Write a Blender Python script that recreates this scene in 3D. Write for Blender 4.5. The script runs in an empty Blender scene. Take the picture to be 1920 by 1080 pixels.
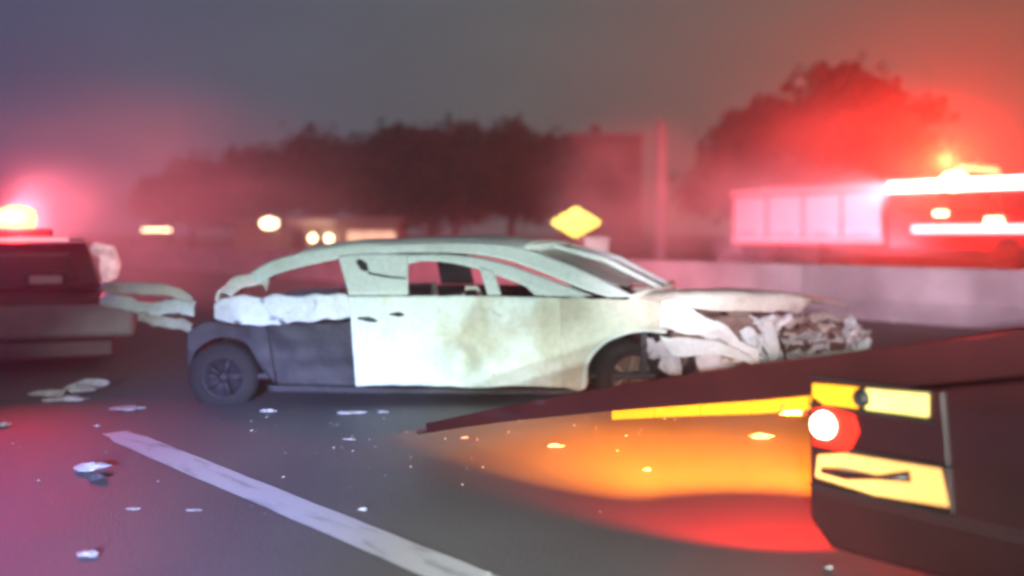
import bpy, bmesh, math, random
from mathutils import Vector, Matrix, noise

R = math.radians
scene = bpy.context.scene
COL = scene.collection
random.seed(7)

# ------------------------------------------------------------------ camera, sky, sun, exposure
CAM_H = 1.27          # eye height (m)
F = 1844.0            # focal length in pixels of the 1920 px wide photograph
HORIZON = 440.0       # row of the horizon in the photograph
cam_d = bpy.data.cameras.new('camera')
cam = bpy.data.objects.new('camera', cam_d)
COL.objects.link(cam)
cam.location = (0, 0, CAM_H)
cam.rotation_euler = (R(90), 0, 0)
cam_d.sensor_width = 36
cam_d.lens = 36 * F / 1920
cam_d.shift_y = -(540 - HORIZON) / 1920
cam_d.clip_start = 0.05
cam_d.clip_end = 3000
cam_d.dof.use_dof = True
cam_d.dof.focus_distance = 5.3
cam_d.dof.aperture_fstop = 0.62
scene.camera = cam

world = bpy.data.worlds.new('World')
scene.world = world
world.use_nodes = True
wn, wl = world.node_tree.nodes, world.node_tree.links
wn.clear()
w_out = wn.new('ShaderNodeOutputWorld')
w_bg = wn.new('ShaderNodeBackground')
w_sky = wn.new('ShaderNodeTexSky')
w_sky.sky_type = 'NISHITA'
w_sky.sun_disc = False
w_sky.sun_elevation = R(4)
w_sky.sun_rotation = R(150)
w_geo = wn.new('ShaderNodeTexCoord')
w_sep = wn.new('ShaderNodeSeparateXYZ')
wl.new(w_geo.outputs['Generated'], w_sep.inputs[0])
w_map = wn.new('ShaderNodeMapRange')       # town glow over low cloud: blue on the left, brown on the right
w_map.inputs[1].default_value = -0.55
w_map.inputs[2].default_value = 0.55
wl.new(w_sep.outputs['X'], w_map.inputs[0])
w_noise = wn.new('ShaderNodeTexNoise')
w_noise.inputs['Scale'].default_value = 2.2
w_noise.inputs['Detail'].default_value = 3
w_mp = wn.new('ShaderNodeMapping')
w_mp.inputs['Scale'].default_value = (1, 1, 2.5)
wl.new(w_geo.outputs['Generated'], w_mp.inputs[0])
wl.new(w_mp.outputs[0], w_noise.inputs['Vector'])
w_ramp = wn.new('ShaderNodeValToRGB')
w_ramp.color_ramp.elements[0].color = (0.056, 0.078, 0.170, 1)
w_ramp.color_ramp.elements[1].color = (0.170, 0.098, 0.060, 1)
e = w_ramp.color_ramp.elements.new(0.5)
e.color = (0.092, 0.118, 0.122, 1)
wl.new(w_map.outputs[0], w_ramp.inputs[0])
w_cm = wn.new('ShaderNodeMapRange')
w_cm.inputs[1].default_value = 0.3
w_cm.inputs[2].default_value = 0.7
w_cm.inputs[3].default_value = 0.82
w_cm.inputs[4].default_value = 1.18
wl.new(w_noise.outputs['Fac'], w_cm.inputs[0])
w_mul = wn.new('ShaderNodeVectorMath')
w_mul.operation = 'SCALE'
wl.new(w_ramp.outputs[0], w_mul.inputs[0])
wl.new(w_cm.outputs[0], w_mul.inputs['Scale'])
w_s2 = wn.new('ShaderNodeVectorMath')
w_s2.operation = 'SCALE'
w_s2.inputs['Scale'].default_value = 0.002
wl.new(w_sky.outputs[0], w_s2.inputs[0])
w_add = wn.new('ShaderNodeVectorMath')
w_add.operation = 'ADD'
wl.new(w_mul.outputs[0], w_add.inputs[0])
wl.new(w_s2.outputs[0], w_add.inputs[1])
wl.new(w_add.outputs[0], w_bg.inputs['Color'])
w_bg.inputs['Strength'].default_value = 0.9
wl.new(w_bg.outputs[0], w_out.inputs[0])

sun_d = bpy.data.lights.new('sun', 'SUN')   # faint night sky-glow from the left behind the viewer
sun_d.energy = 0.02
sun_d.angle = R(12)
sun_d.color = (0.7, 0.75, 1.0)
sun = bpy.data.objects.new('sun', sun_d)
COL.objects.link(sun)
sun.rotation_euler = (R(55), 0, R(-30))

scene.view_settings.view_transform = 'Standard'
scene.view_settings.look = 'None'
scene.view_settings.exposure = 0.0
scene.view_settings.gamma = 1.0
scene.view_settings.use_curve_mapping = False
scene.render.engine = 'CYCLES'
scene.cycles.filter_width = 3.0
scene.cycles.max_bounces = 6
scene.cycles.volume_bounces = 1
scene.cycles.sample_clamp_indirect = 4.0

# ------------------------------------------------------------------ helpers
def P(px, py, z):
    """point of the place seen at photograph pixel (px, py), z metres ahead"""
    return Vector(((px - 960) / F * z, z, CAM_H - (py - HORIZON) / F * z))

def nt_mat(name):
    m = bpy.data.materials.new(name)
    m.use_nodes = True
    nt = m.node_tree
    return m, nt.nodes, nt.links, nt.nodes['Principled BSDF']

def mat(name, c, rough=0.6, metal=0.0, var=0.25, scale=6.0, bump=0.1, c2=None, spec=0.5, coat=0.0):
    m, n, l, b = nt_mat(name)
    tc = n.new('ShaderNodeTexCoord')
    nz = n.new('ShaderNodeTexNoise')
    nz.inputs['Scale'].default_value = scale
    nz.inputs['Detail'].default_value = 5
    l.new(tc.outputs['Object'], nz.inputs['Vector'])
    rp = n.new('ShaderNodeValToRGB')
    c2 = c2 or tuple(v * (1 - var) for v in c)
    rp.color_ramp.elements[0].position = 0.35
    rp.color_ramp.elements[1].position = 0.68
    rp.color_ramp.elements[0].color = (*c2, 1)
    rp.color_ramp.elements[1].color = (*c, 1)
    l.new(nz.outputs['Fac'], rp.inputs[0])
    l.new(rp.outputs[0], b.inputs['Base Color'])
    b.inputs['Roughness'].default_value = rough
    b.inputs['Metallic'].default_value = metal
    b.inputs['Specular IOR Level'].default_value = spec
    b.inputs['Coat Weight'].default_value = coat
    if bump:
        n2 = n.new('ShaderNodeTexNoise')
        n2.inputs['Scale'].default_value = scale * 5
        n2.inputs['Detail'].default_value = 4
        l.new(tc.outputs['Object'], n2.inputs['Vector'])
        bp = n.new('ShaderNodeBump')
        bp.inputs['Strength'].default_value = bump
        bp.inputs['Distance'].default_value = 0.02
        l.new(n2.outputs['Fac'], bp.inputs['Height'])
        l.new(bp.outputs[0], b.inputs['Normal'])
    return m

def lens(name, c, s, scale=9):
    """a lit moulded lens: uneven glow through its ribs"""
    m, n, l, b = nt_mat(name)
    tc = n.new('ShaderNodeTexCoord'); nz = n.new('ShaderNodeTexNoise'); nz.inputs['Scale'].default_value = scale; nz.inputs['Detail'].default_value = 3
    wv = n.new('ShaderNodeTexWave'); wv.inputs['Scale'].default_value = 9; wv.inputs['Distortion'].default_value = 1.5
    l.new(tc.outputs['Object'], nz.inputs['Vector']); l.new(tc.outputs['Object'], wv.inputs['Vector'])
    mr = n.new('ShaderNodeMapRange'); mr.inputs[1].default_value = 0.25; mr.inputs[2].default_value = 0.75; mr.inputs[3].default_value = s * 0.18; mr.inputs[4].default_value = s * 1.25
    ad = n.new('ShaderNodeMath'); ad.operation = 'MULTIPLY_ADD'; ad.inputs[1].default_value = 0.0
    l.new(wv.outputs['Fac'], ad.inputs[0]); l.new(nz.outputs['Fac'], ad.inputs[2])
    l.new(ad.outputs[0], mr.inputs[0]); l.new(mr.outputs[0], b.inputs['Emission Strength'])
    b.inputs['Base Color'].default_value = (*c, 1); b.inputs['Emission Color'].default_value = (*c, 1); b.inputs['Roughness'].default_value = 0.15
    return m

def emit(name, c, s):
    m, n, l, b = nt_mat(name)
    b.inputs['Base Color'].default_value = (*[min(1, v) for v in c], 1)
    b.inputs['Roughness'].default_value = 0.3
    b.inputs['Emission Color'].default_value = (*c, 1)
    b.inputs['Emission Strength'].default_value = s
    return m

def burnt(name, base, stain, char, stain_amt=0.5, char_amt=0.62, scale=2.2, grad=None):
    """bare, ash-covered car metal: pale ash, stains and black soot in patches of their own"""
    m, n, l, b = nt_mat(name)
    tc = n.new('ShaderNodeTexCoord')
    n1 = n.new('ShaderNodeTexNoise'); n1.inputs['Scale'].default_value = scale; n1.inputs['Detail'].default_value = 6
    n2 = n.new('ShaderNodeTexNoise'); n2.inputs['Scale'].default_value = scale * 1.9; n2.inputs['Detail'].default_value = 8
    n2.inputs['Distortion'].default_value = 0.6
    n3 = n.new('ShaderNodeTexNoise'); n3.inputs['Scale'].default_value = 28; n3.inputs['Detail'].default_value = 5
    mp = n.new('ShaderNodeMapping'); mp.inputs['Location'].default_value = (3.1, 1.7, 5.2)
    l.new(tc.outputs['Object'], n1.inputs['Vector'])
    l.new(tc.outputs['Object'], mp.inputs[0]); l.new(mp.outputs[0], n2.inputs['Vector'])
    l.new(tc.outputs['Object'], n3.inputs['Vector'])
    r1 = n.new('ShaderNodeMapRange'); r1.inputs[1].default_value = stain_amt; r1.inputs[2].default_value = stain_amt + 0.16
    r2 = n.new('ShaderNodeMapRange'); r2.inputs[1].default_value = char_amt; r2.inputs[2].default_value = char_amt + 0.1
    if grad:      # the fire reached one end of the panel further than the other
        sp = n.new('ShaderNodeSeparateXYZ'); gr = n.new('ShaderNodeMapRange'); ad = n.new('ShaderNodeMath')
        l.new(tc.outputs['Object'], sp.inputs[0]); l.new(sp.outputs['X'], gr.inputs[0])
        gr.inputs[1].default_value, gr.inputs[2].default_value = grad
        gr.inputs[3].default_value = -0.12; gr.inputs[4].default_value = 0.12
        l.new(n1.outputs['Fac'], ad.inputs[0]); l.new(gr.outputs[0], ad.inputs[1]); l.new(ad.outputs[0], r1.inputs[0])
    else:
        l.new(n1.outputs['Fac'], r1.inputs[0])
    l.new(n2.outputs['Fac'], r2.inputs[0])
    m1 = n.new('ShaderNodeMix'); m1.data_type = 'RGBA'
    m1.inputs[6].default_value = (*base, 1); m1.inputs[7].default_value = (*stain, 1)
    l.new(r1.outputs[0], m1.inputs[0])
    m2 = n.new('ShaderNodeMix'); m2.data_type = 'RGBA'
    m2.inputs[7].default_value = (*char, 1)
    l.new(r2.outputs[0], m2.inputs[0]); l.new(m1.outputs[2], m2.inputs[6])
    m3 = n.new('ShaderNodeMix'); m3.data_type = 'RGBA'; m3.blend_type = 'MULTIPLY'; m3.inputs[0].default_value = 0.35
    l.new(m2.outputs[2], m3.inputs[6]); l.new(n3.outputs['Fac'], m3.inputs[7])
    l.new(m3.outputs[2], b.inputs['Base Color'])
    b.inputs['Roughness'].default_value = 0.62
    b.inputs['Specular IOR Level'].default_value = 0.35
    bp = n.new('ShaderNodeBump'); bp.inputs['Strength'].default_value = 0.35; bp.inputs['Distance'].default_value = 0.015
    l.new(n3.outputs['Fac'], bp.inputs['Height']); l.new(bp.outputs[0], b.inputs['Normal'])
    return m

def link(name, me, m, parent=None):
    o = bpy.data.objects.new(name, me)
    COL.objects.link(o)
    if m:
        me.materials.append(m)
    if parent:
        o.parent = parent
    return o

def finish(name, bm, m, parent=None, smooth=True, world_coords=False, solid=0, bevel=0, subsurf=0):
    if world_coords and parent:
        q = parent
        off = Vector((0, 0, 0))
        while q:
            off += q.location
            q = q.parent
        bmesh.ops.translate(bm, verts=bm.verts, vec=-off)
    bmesh.ops.recalc_face_normals(bm, faces=bm.faces)
    me = bpy.data.meshes.new(name)
    bm.to_mesh(me)
    bm.free()
    if smooth:
        for p in me.polygons:
            p.use_smooth = True
    o = link(name, me, m, parent)
    if solid:
        s = o.modifiers.new('s', 'SOLIDIFY'); s.thickness = solid; s.offset = 0
    if bevel:
        s = o.modifiers.new('b', 'BEVEL'); s.width = bevel; s.segments = 2; s.limit_method = 'ANGLE'
    if subsurf:
        s = o.modifiers.new('u', 'SUBSURF'); s.levels = subsurf; s.render_levels = subsurf
    return o

def tag(o, label, cat, group=None, kind=None):
    o['label'] = label
    o['category'] = cat
    if group: o['group'] = group
    if kind: o['kind'] = kind
    return o

def thing(name, label, cat, loc=(0, 0, 0), rz=0.0, group=None):
    o = bpy.data.objects.new(name, None)
    COL.objects.link(o)
    o.location = loc
    o.rotation_euler = (0, 0, rz)
    o.empty_display_size = 0.2
    return tag(o, label, cat, group)

def structure(o):
    o['kind'] = 'structure'
    return o

def b_box(bm, c, s, rot=None):
    r = bmesh.ops.create_cube(bm, size=1.0)
    M = Matrix.Translation(Vector(c)) @ (rot if rot else Matrix.Identity(4)) @ Matrix.Diagonal((s[0], s[1], s[2], 1))
    bmesh.ops.transform(bm, matrix=M, verts=r['verts'])
    return r['verts']

def box(name, c, s, m, parent=None, bevel=0.01, rot=None):
    bm = bmesh.new()
    b_box(bm, c, s, rot)
    return finish(name, bm, m, parent, smooth=False, bevel=bevel)

def b_tube(bm, pts, rads, seg=8):
    pts = [Vector(p) for p in pts]
    if not hasattr(rads, '__len__'):
        rads = [rads] * len(pts)
    rings = []
    for i, p in enumerate(pts):
        a = pts[max(0, i - 1)]; c = pts[min(len(pts) - 1, i + 1)]
        t = (c - a).normalized()
        up = Vector((0, 0, 1)) if abs(t.z) < 0.9 else Vector((1, 0, 0))
        u = t.cross(up).normalized(); v = t.cross(u)
        rings.append([bm.verts.new(p + (u * math.cos(k * 2 * math.pi / seg) + v * math.sin(k * 2 * math.pi / seg)) * rads[i]) for k in range(seg)])
    for a, c in zip(rings, rings[1:]):
        for k in range(seg):
            bm.faces.new((a[k], a[(k + 1) % seg], c[(k + 1) % seg], c[k]))
    bm.faces.new(rings[0]); bm.faces.new(rings[-1])

def tube(name, pts, rads, m, parent=None, seg=8, world_coords=False):
    bm = bmesh.new()
    b_tube(bm, pts, rads, seg)
    return finish(name, bm, m, parent, world_coords=world_coords)

def b_lathe(bm, prof, seg=24, M=None, caps=True):
    """profile of (radius, axial) turned about the local Y axis"""
    rings = []
    for r, a in prof:
        ring = []
        for k in range(seg):
            t = k * 2 * math.pi / seg
            p = Vector((r * math.cos(t), a, r * math.sin(t)))
            ring.append(bm.verts.new(M @ p if M else p))
        rings.append(ring)
    for a, c in zip(rings, rings[1:]):
        for k in range(seg):
            bm.faces.new((a[k], a[(k + 1) % seg], c[(k + 1) % seg], c[k]))
    if caps:
        bm.faces.new(rings[0]); bm.faces.new(rings[-1])

def point(name, loc, c, power, radius=0.08, parent=None):
    d = bpy.data.lights.new(name, 'POINT')
    d.energy = power; d.color = c; d.shadow_soft_size = radius
    o = bpy.data.objects.new(name, d)
    COL.objects.link(o)
    o.location = loc
    if parent: o.parent = parent
    return o

def spot(name, loc, target, c, power, angle, blend=0.4, radius=0.05, parent=None):
    d = bpy.data.lights.new(name, 'SPOT')
    d.energy = power; d.color = c; d.shadow_soft_size = radius
    d.spot_size = R(angle); d.spot_blend = blend
    o = bpy.data.objects.new(name, d)
    COL.objects.link(o)
    o.location = loc
    o.rotation_euler = (Vector(target) - Vector(loc)).to_track_quat('-Z', 'Y').to_euler()
    if parent: o.parent = parent
    return o

def copy_tree(o, parent=None):
    c = o.copy()
    COL.objects.link(c)
    if parent is not None:
        c.parent = parent
    for ch in list(o.children):
        copy_tree(ch, c)
    return c

# ------------------------------------------------------------------ materials
M = {}
M['ash'] = burnt('ash_white_burnt_paint', (0.62, 0.71, 0.68), (0.48, 0.54, 0.49), (0.10, 0.10, 0.10), 0.56, 0.72)
M['ash_tan'] = burnt('tan_scorched_paint', (0.54, 0.56, 0.47), (0.40, 0.39, 0.31), (0.14, 0.13, 0.11), 0.49, 0.73)
M['ash_rear'] = burnt('sooty_rear_paint', (0.70, 0.76, 0.74), (0.46, 0.48, 0.45), (0.07, 0.07, 0.08), 0.46, 0.60, 3.2)
M['ash_door'] = burnt('scorched_door_paint', (0.66, 0.76, 0.72), (0.50, 0.52, 0.42), (0.20, 0.20, 0.18), 0.46, 0.66, 2.6, grad=(-0.95, 0.05))
M['ash_hood'] = burnt('pale_scorched_hood', (0.66, 0.66, 0.58), (0.46, 0.42, 0.33), (0.12, 0.11, 0.10), 0.52, 0.72)
M['char'] = burnt('sooty_charred_metal', (0.022, 0.02, 0.026), (0.036, 0.032, 0.042), (0.012, 0.012, 0.014), 0.5, 0.55)
M['rust'] = burnt('rusted_engine_metal', (0.22, 0.16, 0.13), (0.12, 0.08, 0.06), (0.04, 0.04, 0.04), 0.5, 0.6, 6)
M['tyre'] = mat('tyre_rubber', (0.013, 0.012, 0.014), 0.85, var=0.4, scale=14, bump=0.3)
M['rim'] = mat('dull_wheel_metal', (0.28, 0.28, 0.30), 0.45, 0.6, scale=8)
M['char_rim'] = mat('sooty_wheel_metal', (0.045, 0.04, 0.06), 0.6, 0.2, scale=10, bump=0.4)
M['ash_rim'] = mat('ash_grey_wheel_metal', (0.55, 0.55, 0.58), 0.7, 0.0, scale=12, bump=0.4)
M['concrete'] = mat('weathered_concrete', (0.50, 0.48, 0.49), 0.85, var=0.3, scale=1.6, bump=0.4)
M['glass'] = mat('dark_vehicle_glass', (0.02, 0.02, 0.025), 0.08, var=0.1, bump=0, spec=0.8)
M['dull_glass'] = mat('dusty_window_glass', (0.04, 0.035, 0.04), 0.6, var=0.3, bump=0)
M['maroon'] = mat('dark_red_car_paint', (0.038, 0.006, 0.006), 0.35, 0.0, var=0.3, scale=3, bump=0.02, coat=0.6)
M['black_plastic'] = mat('black_plastic', (0.018, 0.016, 0.017), 0.5, var=0.3, bump=0.1)
M['deck'] = mat('worn_dark_deck_steel', (0.07, 0.045, 0.042), 0.5, 0.2, var=0.5, scale=5, bump=0.25)
M['suv'] = mat('dark_suv_paint', (0.11, 0.03, 0.04), 0.35, 0.0, var=0.3, scale=3, bump=0.02, coat=0.6)
M['bumper_grey'] = mat('grey_bumper_plastic', (0.36, 0.33, 0.34), 0.5, var=0.2, bump=0.05)
M['white_paint'] = mat('white_vehicle_paint', (0.72, 0.70, 0.72), 0.35, var=0.1, scale=3, bump=0.02, coat=0.3)
M['red_paint'] = mat('red_fire_paint', (0.55, 0.02, 0.02), 0.35, var=0.2, scale=3, bump=0.02, coat=0.5)
M['roller'] = mat('brushed_roller_shutter', (0.60, 0.56, 0.60), 0.42, 0.3, var=0.15, scale=5, bump=0.05)
M['chrome'] = mat('polished_metal', (0.7, 0.7, 0.7), 0.18, 1.0, var=0.1, bump=0)
M['steel'] = mat('galvanised_steel', (0.45, 0.45, 0.47), 0.5, 0.6, var=0.25, scale=10)
M['car_grey'] = mat('grey_car_paint', (0.22, 0.22, 0.24), 0.35, var=0.15, bump=0.02, coat=0.5)
M['car_silver'] = mat('silver_car_paint', (0.42, 0.42, 0.44), 0.35, var=0.15, bump=0.02, coat=0.5)
M['bark'] = mat('tree_bark', (0.07, 0.05, 0.035), 0.9, var=0.5, scale=9, bump=0.8)
M['leaf'] = mat('dark_foliage', (0.040, 0.050, 0.036), 0.85, var=0.5, scale=1.2, bump=0)
M['leaf2'] = mat('dull_foliage', (0.050, 0.050, 0.035), 0.85, var=0.5, scale=1.2, bump=0)
M['wall'] = mat('rendered_wall', (0.33, 0.29, 0.27), 0.85, var=0.25, scale=1.2, bump=0.2)
M['wall_dark'] = mat('dark_brick_wall', (0.16, 0.09, 0.08), 0.9, var=0.3, scale=2, bump=0.3)
M['roof_grey'] = mat('grey_roof_sheet', (0.3, 0.28, 0.28), 0.7, var=0.2, scale=2)
M['shard'] = mat('pale_broken_plastic', (0.48, 0.46, 0.45), 0.55, var=0.35, scale=20, bump=0.3)
M['shard_shade'] = mat('dark_shard_shade', (0.05, 0.045, 0.05), 0.6, var=0.4, scale=20, bump=0.3)
M['amber_lens'] = lens('amber_lens_lit', (1.0, 0.36, 0.015), 0.9)
M['tan_lens'] = lens('tan_lens_lit', (1.0, 0.43, 0.12), 0.48)
M['pale_lens'] = lens('pale_yellow_lens_lit', (1.0, 0.70, 0.20), 0.62)
M['bulb'] = emit('hot_white_bulb', (1.0, 0.80, 0.62), 14)
M['red_lens'] = lens('red_lens_lit', (1.0, 0.02, 0.01), 1.0)
M['red_lamp'] = emit('red_beacon_lit', (1.0, 0.10, 0.04), 15)
M['blue_lamp'] = emit('blue_beacon_lit', (0.10, 0.16, 1.0), 14)
M['white_lamp'] = emit('white_scene_light', (1.0, 0.86, 0.80), 7)
M['warm_lamp'] = emit('warm_lamp', (1.0, 0.74, 0.40), 12)
M['pink_lamp'] = emit('pink_white_strip_light', (1.0, 0.70, 0.78), 3)
M['warm_window'] = emit('warm_lit_window', (1.0, 0.66, 0.42), 1.0)
M['head_lamp'] = emit('white_headlamp_lit', (0.95, 1.0, 0.97), 6)

# asphalt with cracks, patches and grit
def asphalt():
    m, n, l, b = nt_mat('worn_asphalt')
    tc = n.new('ShaderNodeTexCoord')
    n1 = n.new('ShaderNodeTexNoise'); n1.inputs['Scale'].default_value = 0.45; n1.inputs['Detail'].default_value = 6
    n2 = n.new('ShaderNodeTexNoise'); n2.inputs['Scale'].default_value = 60; n2.inputs['Detail'].default_value = 4
    vo = n.new('ShaderNodeTexVoronoi'); vo.inputs['Scale'].default_value = 140
    for q in (n1, n2, vo): l.new(tc.outputs['Object'], q.inputs['Vector'])
    rp = n.new('ShaderNodeValToRGB')
    rp.color_ramp.elements[0].color = (0.105, 0.107, 0.115, 1); rp.color_ramp.elements[0].position = 0.3
    rp.color_ramp.elements[1].color = (0.17, 0.17, 0.172, 1); rp.color_ramp.elements[1].position = 0.72
    l.new(n1.outputs['Fac'], rp.inputs[0])
    mx = n.new('ShaderNodeMix'); mx.data_type = 'RGBA'; mx.blend_type = 'MULTIPLY'; mx.inputs[0].default_value = 0.5
    l.new(rp.outputs[0], mx.inputs[6]); l.new(n2.outputs['Fac'], mx.inputs[7])
    l.new(mx.outputs[2], b.inputs['Base Color'])
    rr = n.new('ShaderNodeMapRange'); rr.inputs[3].default_value = 0.42; rr.inputs[4].default_value = 0.75
    l.new(n1.outputs['Fac'], rr.inputs[0]); l.new(rr.outputs[0], b.inputs['Roughness'])
    bp = n.new('ShaderNodeBump'); bp.inputs['Strength'].default_value = 0.5; bp.inputs['Distance'].default_value = 0.006
    l.new(vo.outputs['Distance'], bp.inputs['Height']); l.new(bp.outputs[0], b.inputs['Normal'])
    return m
M['asphalt'] = asphalt()

def paint():
    m, n, l, b = nt_mat('worn_road_paint')
    tc = n.new('ShaderNodeTexCoord')
    n1 = n.new('ShaderNodeTexNoise'); n1.inputs['Scale'].default_value = 9; n1.inputs['Detail'].default_value = 8
    mp = n.new('ShaderNodeMapping'); mp.vector_type = 'TEXTURE'; mp.inputs['Rotation'].default_value = (0, 0, R(131.7)); mp.inputs['Scale'].default_value = (3.0, 0.7, 1)
    l.new(tc.outputs['Object'], mp.inputs[0]); l.new(mp.outputs[0], n1.inputs['Vector'])
    rp = n.new('ShaderNodeValToRGB')
    rp.color_ramp.elements[0].position = 0.30; rp.color_ramp.elements[0].color = (0.26, 0.26, 0.27, 1)
    rp.color_ramp.elements[1].position = 0.46; rp.color_ramp.elements[1].color = (0.54, 0.54, 0.57, 1)
    l.new(n1.outputs['Fac'], rp.inputs[0]); l.new(rp.outputs[0], b.inputs['Base Color'])
    b.inputs['Roughness'].default_value = 0.6
    return m
M['paint'] = paint()

M['concrete_road'] = mat('pale_concrete_paving', (0.36, 0.34, 0.35), 0.36, var=0.3, scale=0.5, bump=0.15)
M['soil'] = mat('dry_verge_soil', (0.09, 0.075, 0.05), 0.95, var=0.5, scale=0.7, bump=0.6)

# ------------------------------------------------------------------ ground, road, marking, barrier
DIR = Vector((-0.64, 0.768, 0)).normalized()      # the way the road runs
NRM = Vector((DIR.y, -DIR.x, 0))                   # to the right of it
ROAD_A = math.atan2(DIR.y, DIR.x)

def sheet(name, pts, z, m):
    bm = bmesh.new()
    bm.faces.new([bm.verts.new((x, y, z)) for x, y in pts])
    o = finish(name, bm, m, smooth=False)
    return structure(o)

sheet('ground', [(-1500, -1500), (1500, -1500), (1500, 1500), (-1500, 1500)], -0.012, M['soil'])
bar0 = Vector((2.4, 18.4, 0))
def along(base, s, t=0):
    return base + DIR * s + NRM * t
def strip(s0, s1, t0, t1, base=bar0):
    return [(p.x, p.y) for p in (along(base, s0, t0), along(base, s1, t0), along(base, s1, t1), along(base, s0, t1))]
sheet('road', strip(-70, 400, -26, 0.4), 0.0, M['asphalt'])
sheet('side_road', strip(-60, 24, 0.42, 23.6), -0.002, M['concrete_road'])

line_near = Vector((-0.2, 3.66, 0)); line_far = Vector((-2.55, 6.3, 0))
ld = (line_far - line_near).normalized(); ln = Vector((ld.y, -ld.x, 0))
bm = bmesh.new()
NS = 40
rows = []
a0 = line_near - ld * 2.0
L = (line_far - a0).length
for i in range(NS + 1):
    s = L * i / NS
    c = a0 + ld * s
    j = 0.008 * noise.noise(Vector((s * 4, 1.3, 0))); k = 0.008 * noise.noise(Vector((s * 4, 7.3, 0)))
    taper = 1 if i < NS - 1 else 0.75
    rows.append((bm.verts.new(c - ln * (0.105 + j) * taper + Vector((0, 0, 0.004))), bm.verts.new(c + ln * (0.105 + k) * taper + Vector((0, 0, 0.004)))))
for a, c in zip(rows, rows[1:]):
    bm.faces.new((a[0], a[1], c[1], c[0]))
structure(finish('lane_marking', bm, M['paint'], smooth=False))

# concrete safety barrier, cast in lengths with open joints
barrier = thing('concrete_barrier', 'long pale concrete safety barrier between the wrecked car and the fire engine', 'barrier', bar0, ROAD_A)
prof = [(-0.30, 0), (-0.30, 0.07), (-0.13, 0.30), (-0.09, 0.80), (0.09, 0.80), (0.13, 0.30), (0.30, 0.07), (0.30, 0)]
SEG = 3.6
bm = bmesh.new()
for x in (0.012, SEG - 0.012):
    for y, z in prof:
        bm.verts.new((x, y, z))
bm.verts.ensure_lookup_table()
n_ = len(prof)
for i in range(n_):
    j = (i + 1) % n_
    bm.faces.new((bm.verts[i], bm.verts[j], bm.verts[n_ + j], bm.verts[n_ + i]))
bm.faces.new(bm.verts[:n_]); bm.faces.new(bm.verts[n_:])
seg0 = finish('segment', bm, M['concrete'], barrier, smooth=False, bevel=0.015)
seg0.location = (-6 * SEG, 0, 0)
for i in range(-5, 12):
    o = seg0.copy(); COL.objects.link(o); o.location = (i * SEG, 0.006 * (i % 3 - 1), 0)

# ------------------------------------------------------------------ the burnt, wrecked car (nose to the right)
YN, YF, SHEAR = 7.30, 9.05, 0.30
wreck = thing('wrecked_car', 'burnt out white sedan wreck with crushed front and missing windows across the road', 'car', (0.3, 8.1, 0))
WROOT = Vector(wreck.location)

def lean(h):
    if h > 0.80: return (h - 0.80) * 0.60
    if h < 0.34: return (0.34 - h) * 0.12
    return 0.0
def on_side(px, py, inset=0.0):
    z = YN
    for _ in range(5):
        p = P(px, py, z)
        z = YN + lean(p.z) + inset
    return P(px, py, z)
def far_of(p):
    d = p.y - YN
    return Vector((p.x + SHEAR * (YF - YN), YF - d, p.z))

DENTS = []   # (px, py, radius_m, depth_m)
def dent(p, amp, seed):
    q = Vector((p.x * 2.6 + seed, p.z * 3.4, seed * 1.7))
    d = amp * (noise.noise(q) + 0.5 * noise.noise(q * 2.3))
    for dx, dz, r, a in DENTS:
        u = ((p.x - dx) ** 2 + (p.z - dz) ** 2) / (r * r)
        d += a * math.exp(-u)
    return d

def lerp_list(L_, t):
    n = len(L_) - 1
    f = min(t * n, n - 1e-6); i = int(f); f -= i
    # Catmull-Rom for smooth outlines
    p0 = Vector(L_[max(i - 1, 0)]); p1 = Vector(L_[i]); p2 = Vector(L_[i + 1]); p3 = Vector(L_[min(i + 2, n)])
    return 0.5 * ((2 * p1) + (p2 - p0) * f + (2 * p0 - 5 * p1 + 4 * p2 - p3) * f * f + (3 * p1 - p0 - 3 * p2 + p3) * f ** 3)

def side_patch(name, U, Lw, m, amp=0.012, inset=0.0, nu=40, nv=14, seed=1.0, ragged=0.0, far=False, thick=0.012, edge=0.0):
    """a body panel between an upper and a lower outline, leaning with the body side and dented"""
    bm = bmesh.new()
    G = []
    for i in range(nu + 1):
        u = lerp_list(U, i / nu); l = lerp_list(Lw, i / nu)
        row = []
        for j in range(nv + 1):
            t = j / nv
            q = u * (1 - t) + l * t
            p = on_side(q.x, q.y, inset)
            if ragged and j in (0, nv):
                p.z += ragged * noise.noise(Vector((p.x * 9, seed, j)))
            p.y += dent(p, amp, seed)
            if edge:   # panels turn in at their rims
                e_ = min(i, nu - i) / nu * 10
                p.y += edge * max(0, 1 - e_)
            if far: p = far_of(p)
            row.append(bm.verts.new(p))
        G.append(row)
    for a, c in zip(G, G[1:]):
        for j in range(nv):
            bm.faces.new((a[j], a[j + 1], c[j + 1], c[j]))
    return finish(name, bm, m, wreck, world_coords=True, solid=thick)

def D(px, py, r, a):
    p = on_side(px, py); DENTS.append((p.x, p.z, r, a))
D(862, 682, 0.13, 0.13); D(840, 640, 0.40, 0.03); D(895, 610, 0.10, 0.09); D(920, 690, 0.12, -0.05); D(965, 650, 0.25, 0.05)
D(800, 720, 0.22, 0.03); D(1010, 585, 0.12, -0.03); D(720, 668, 0.3, -0.015)

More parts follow.
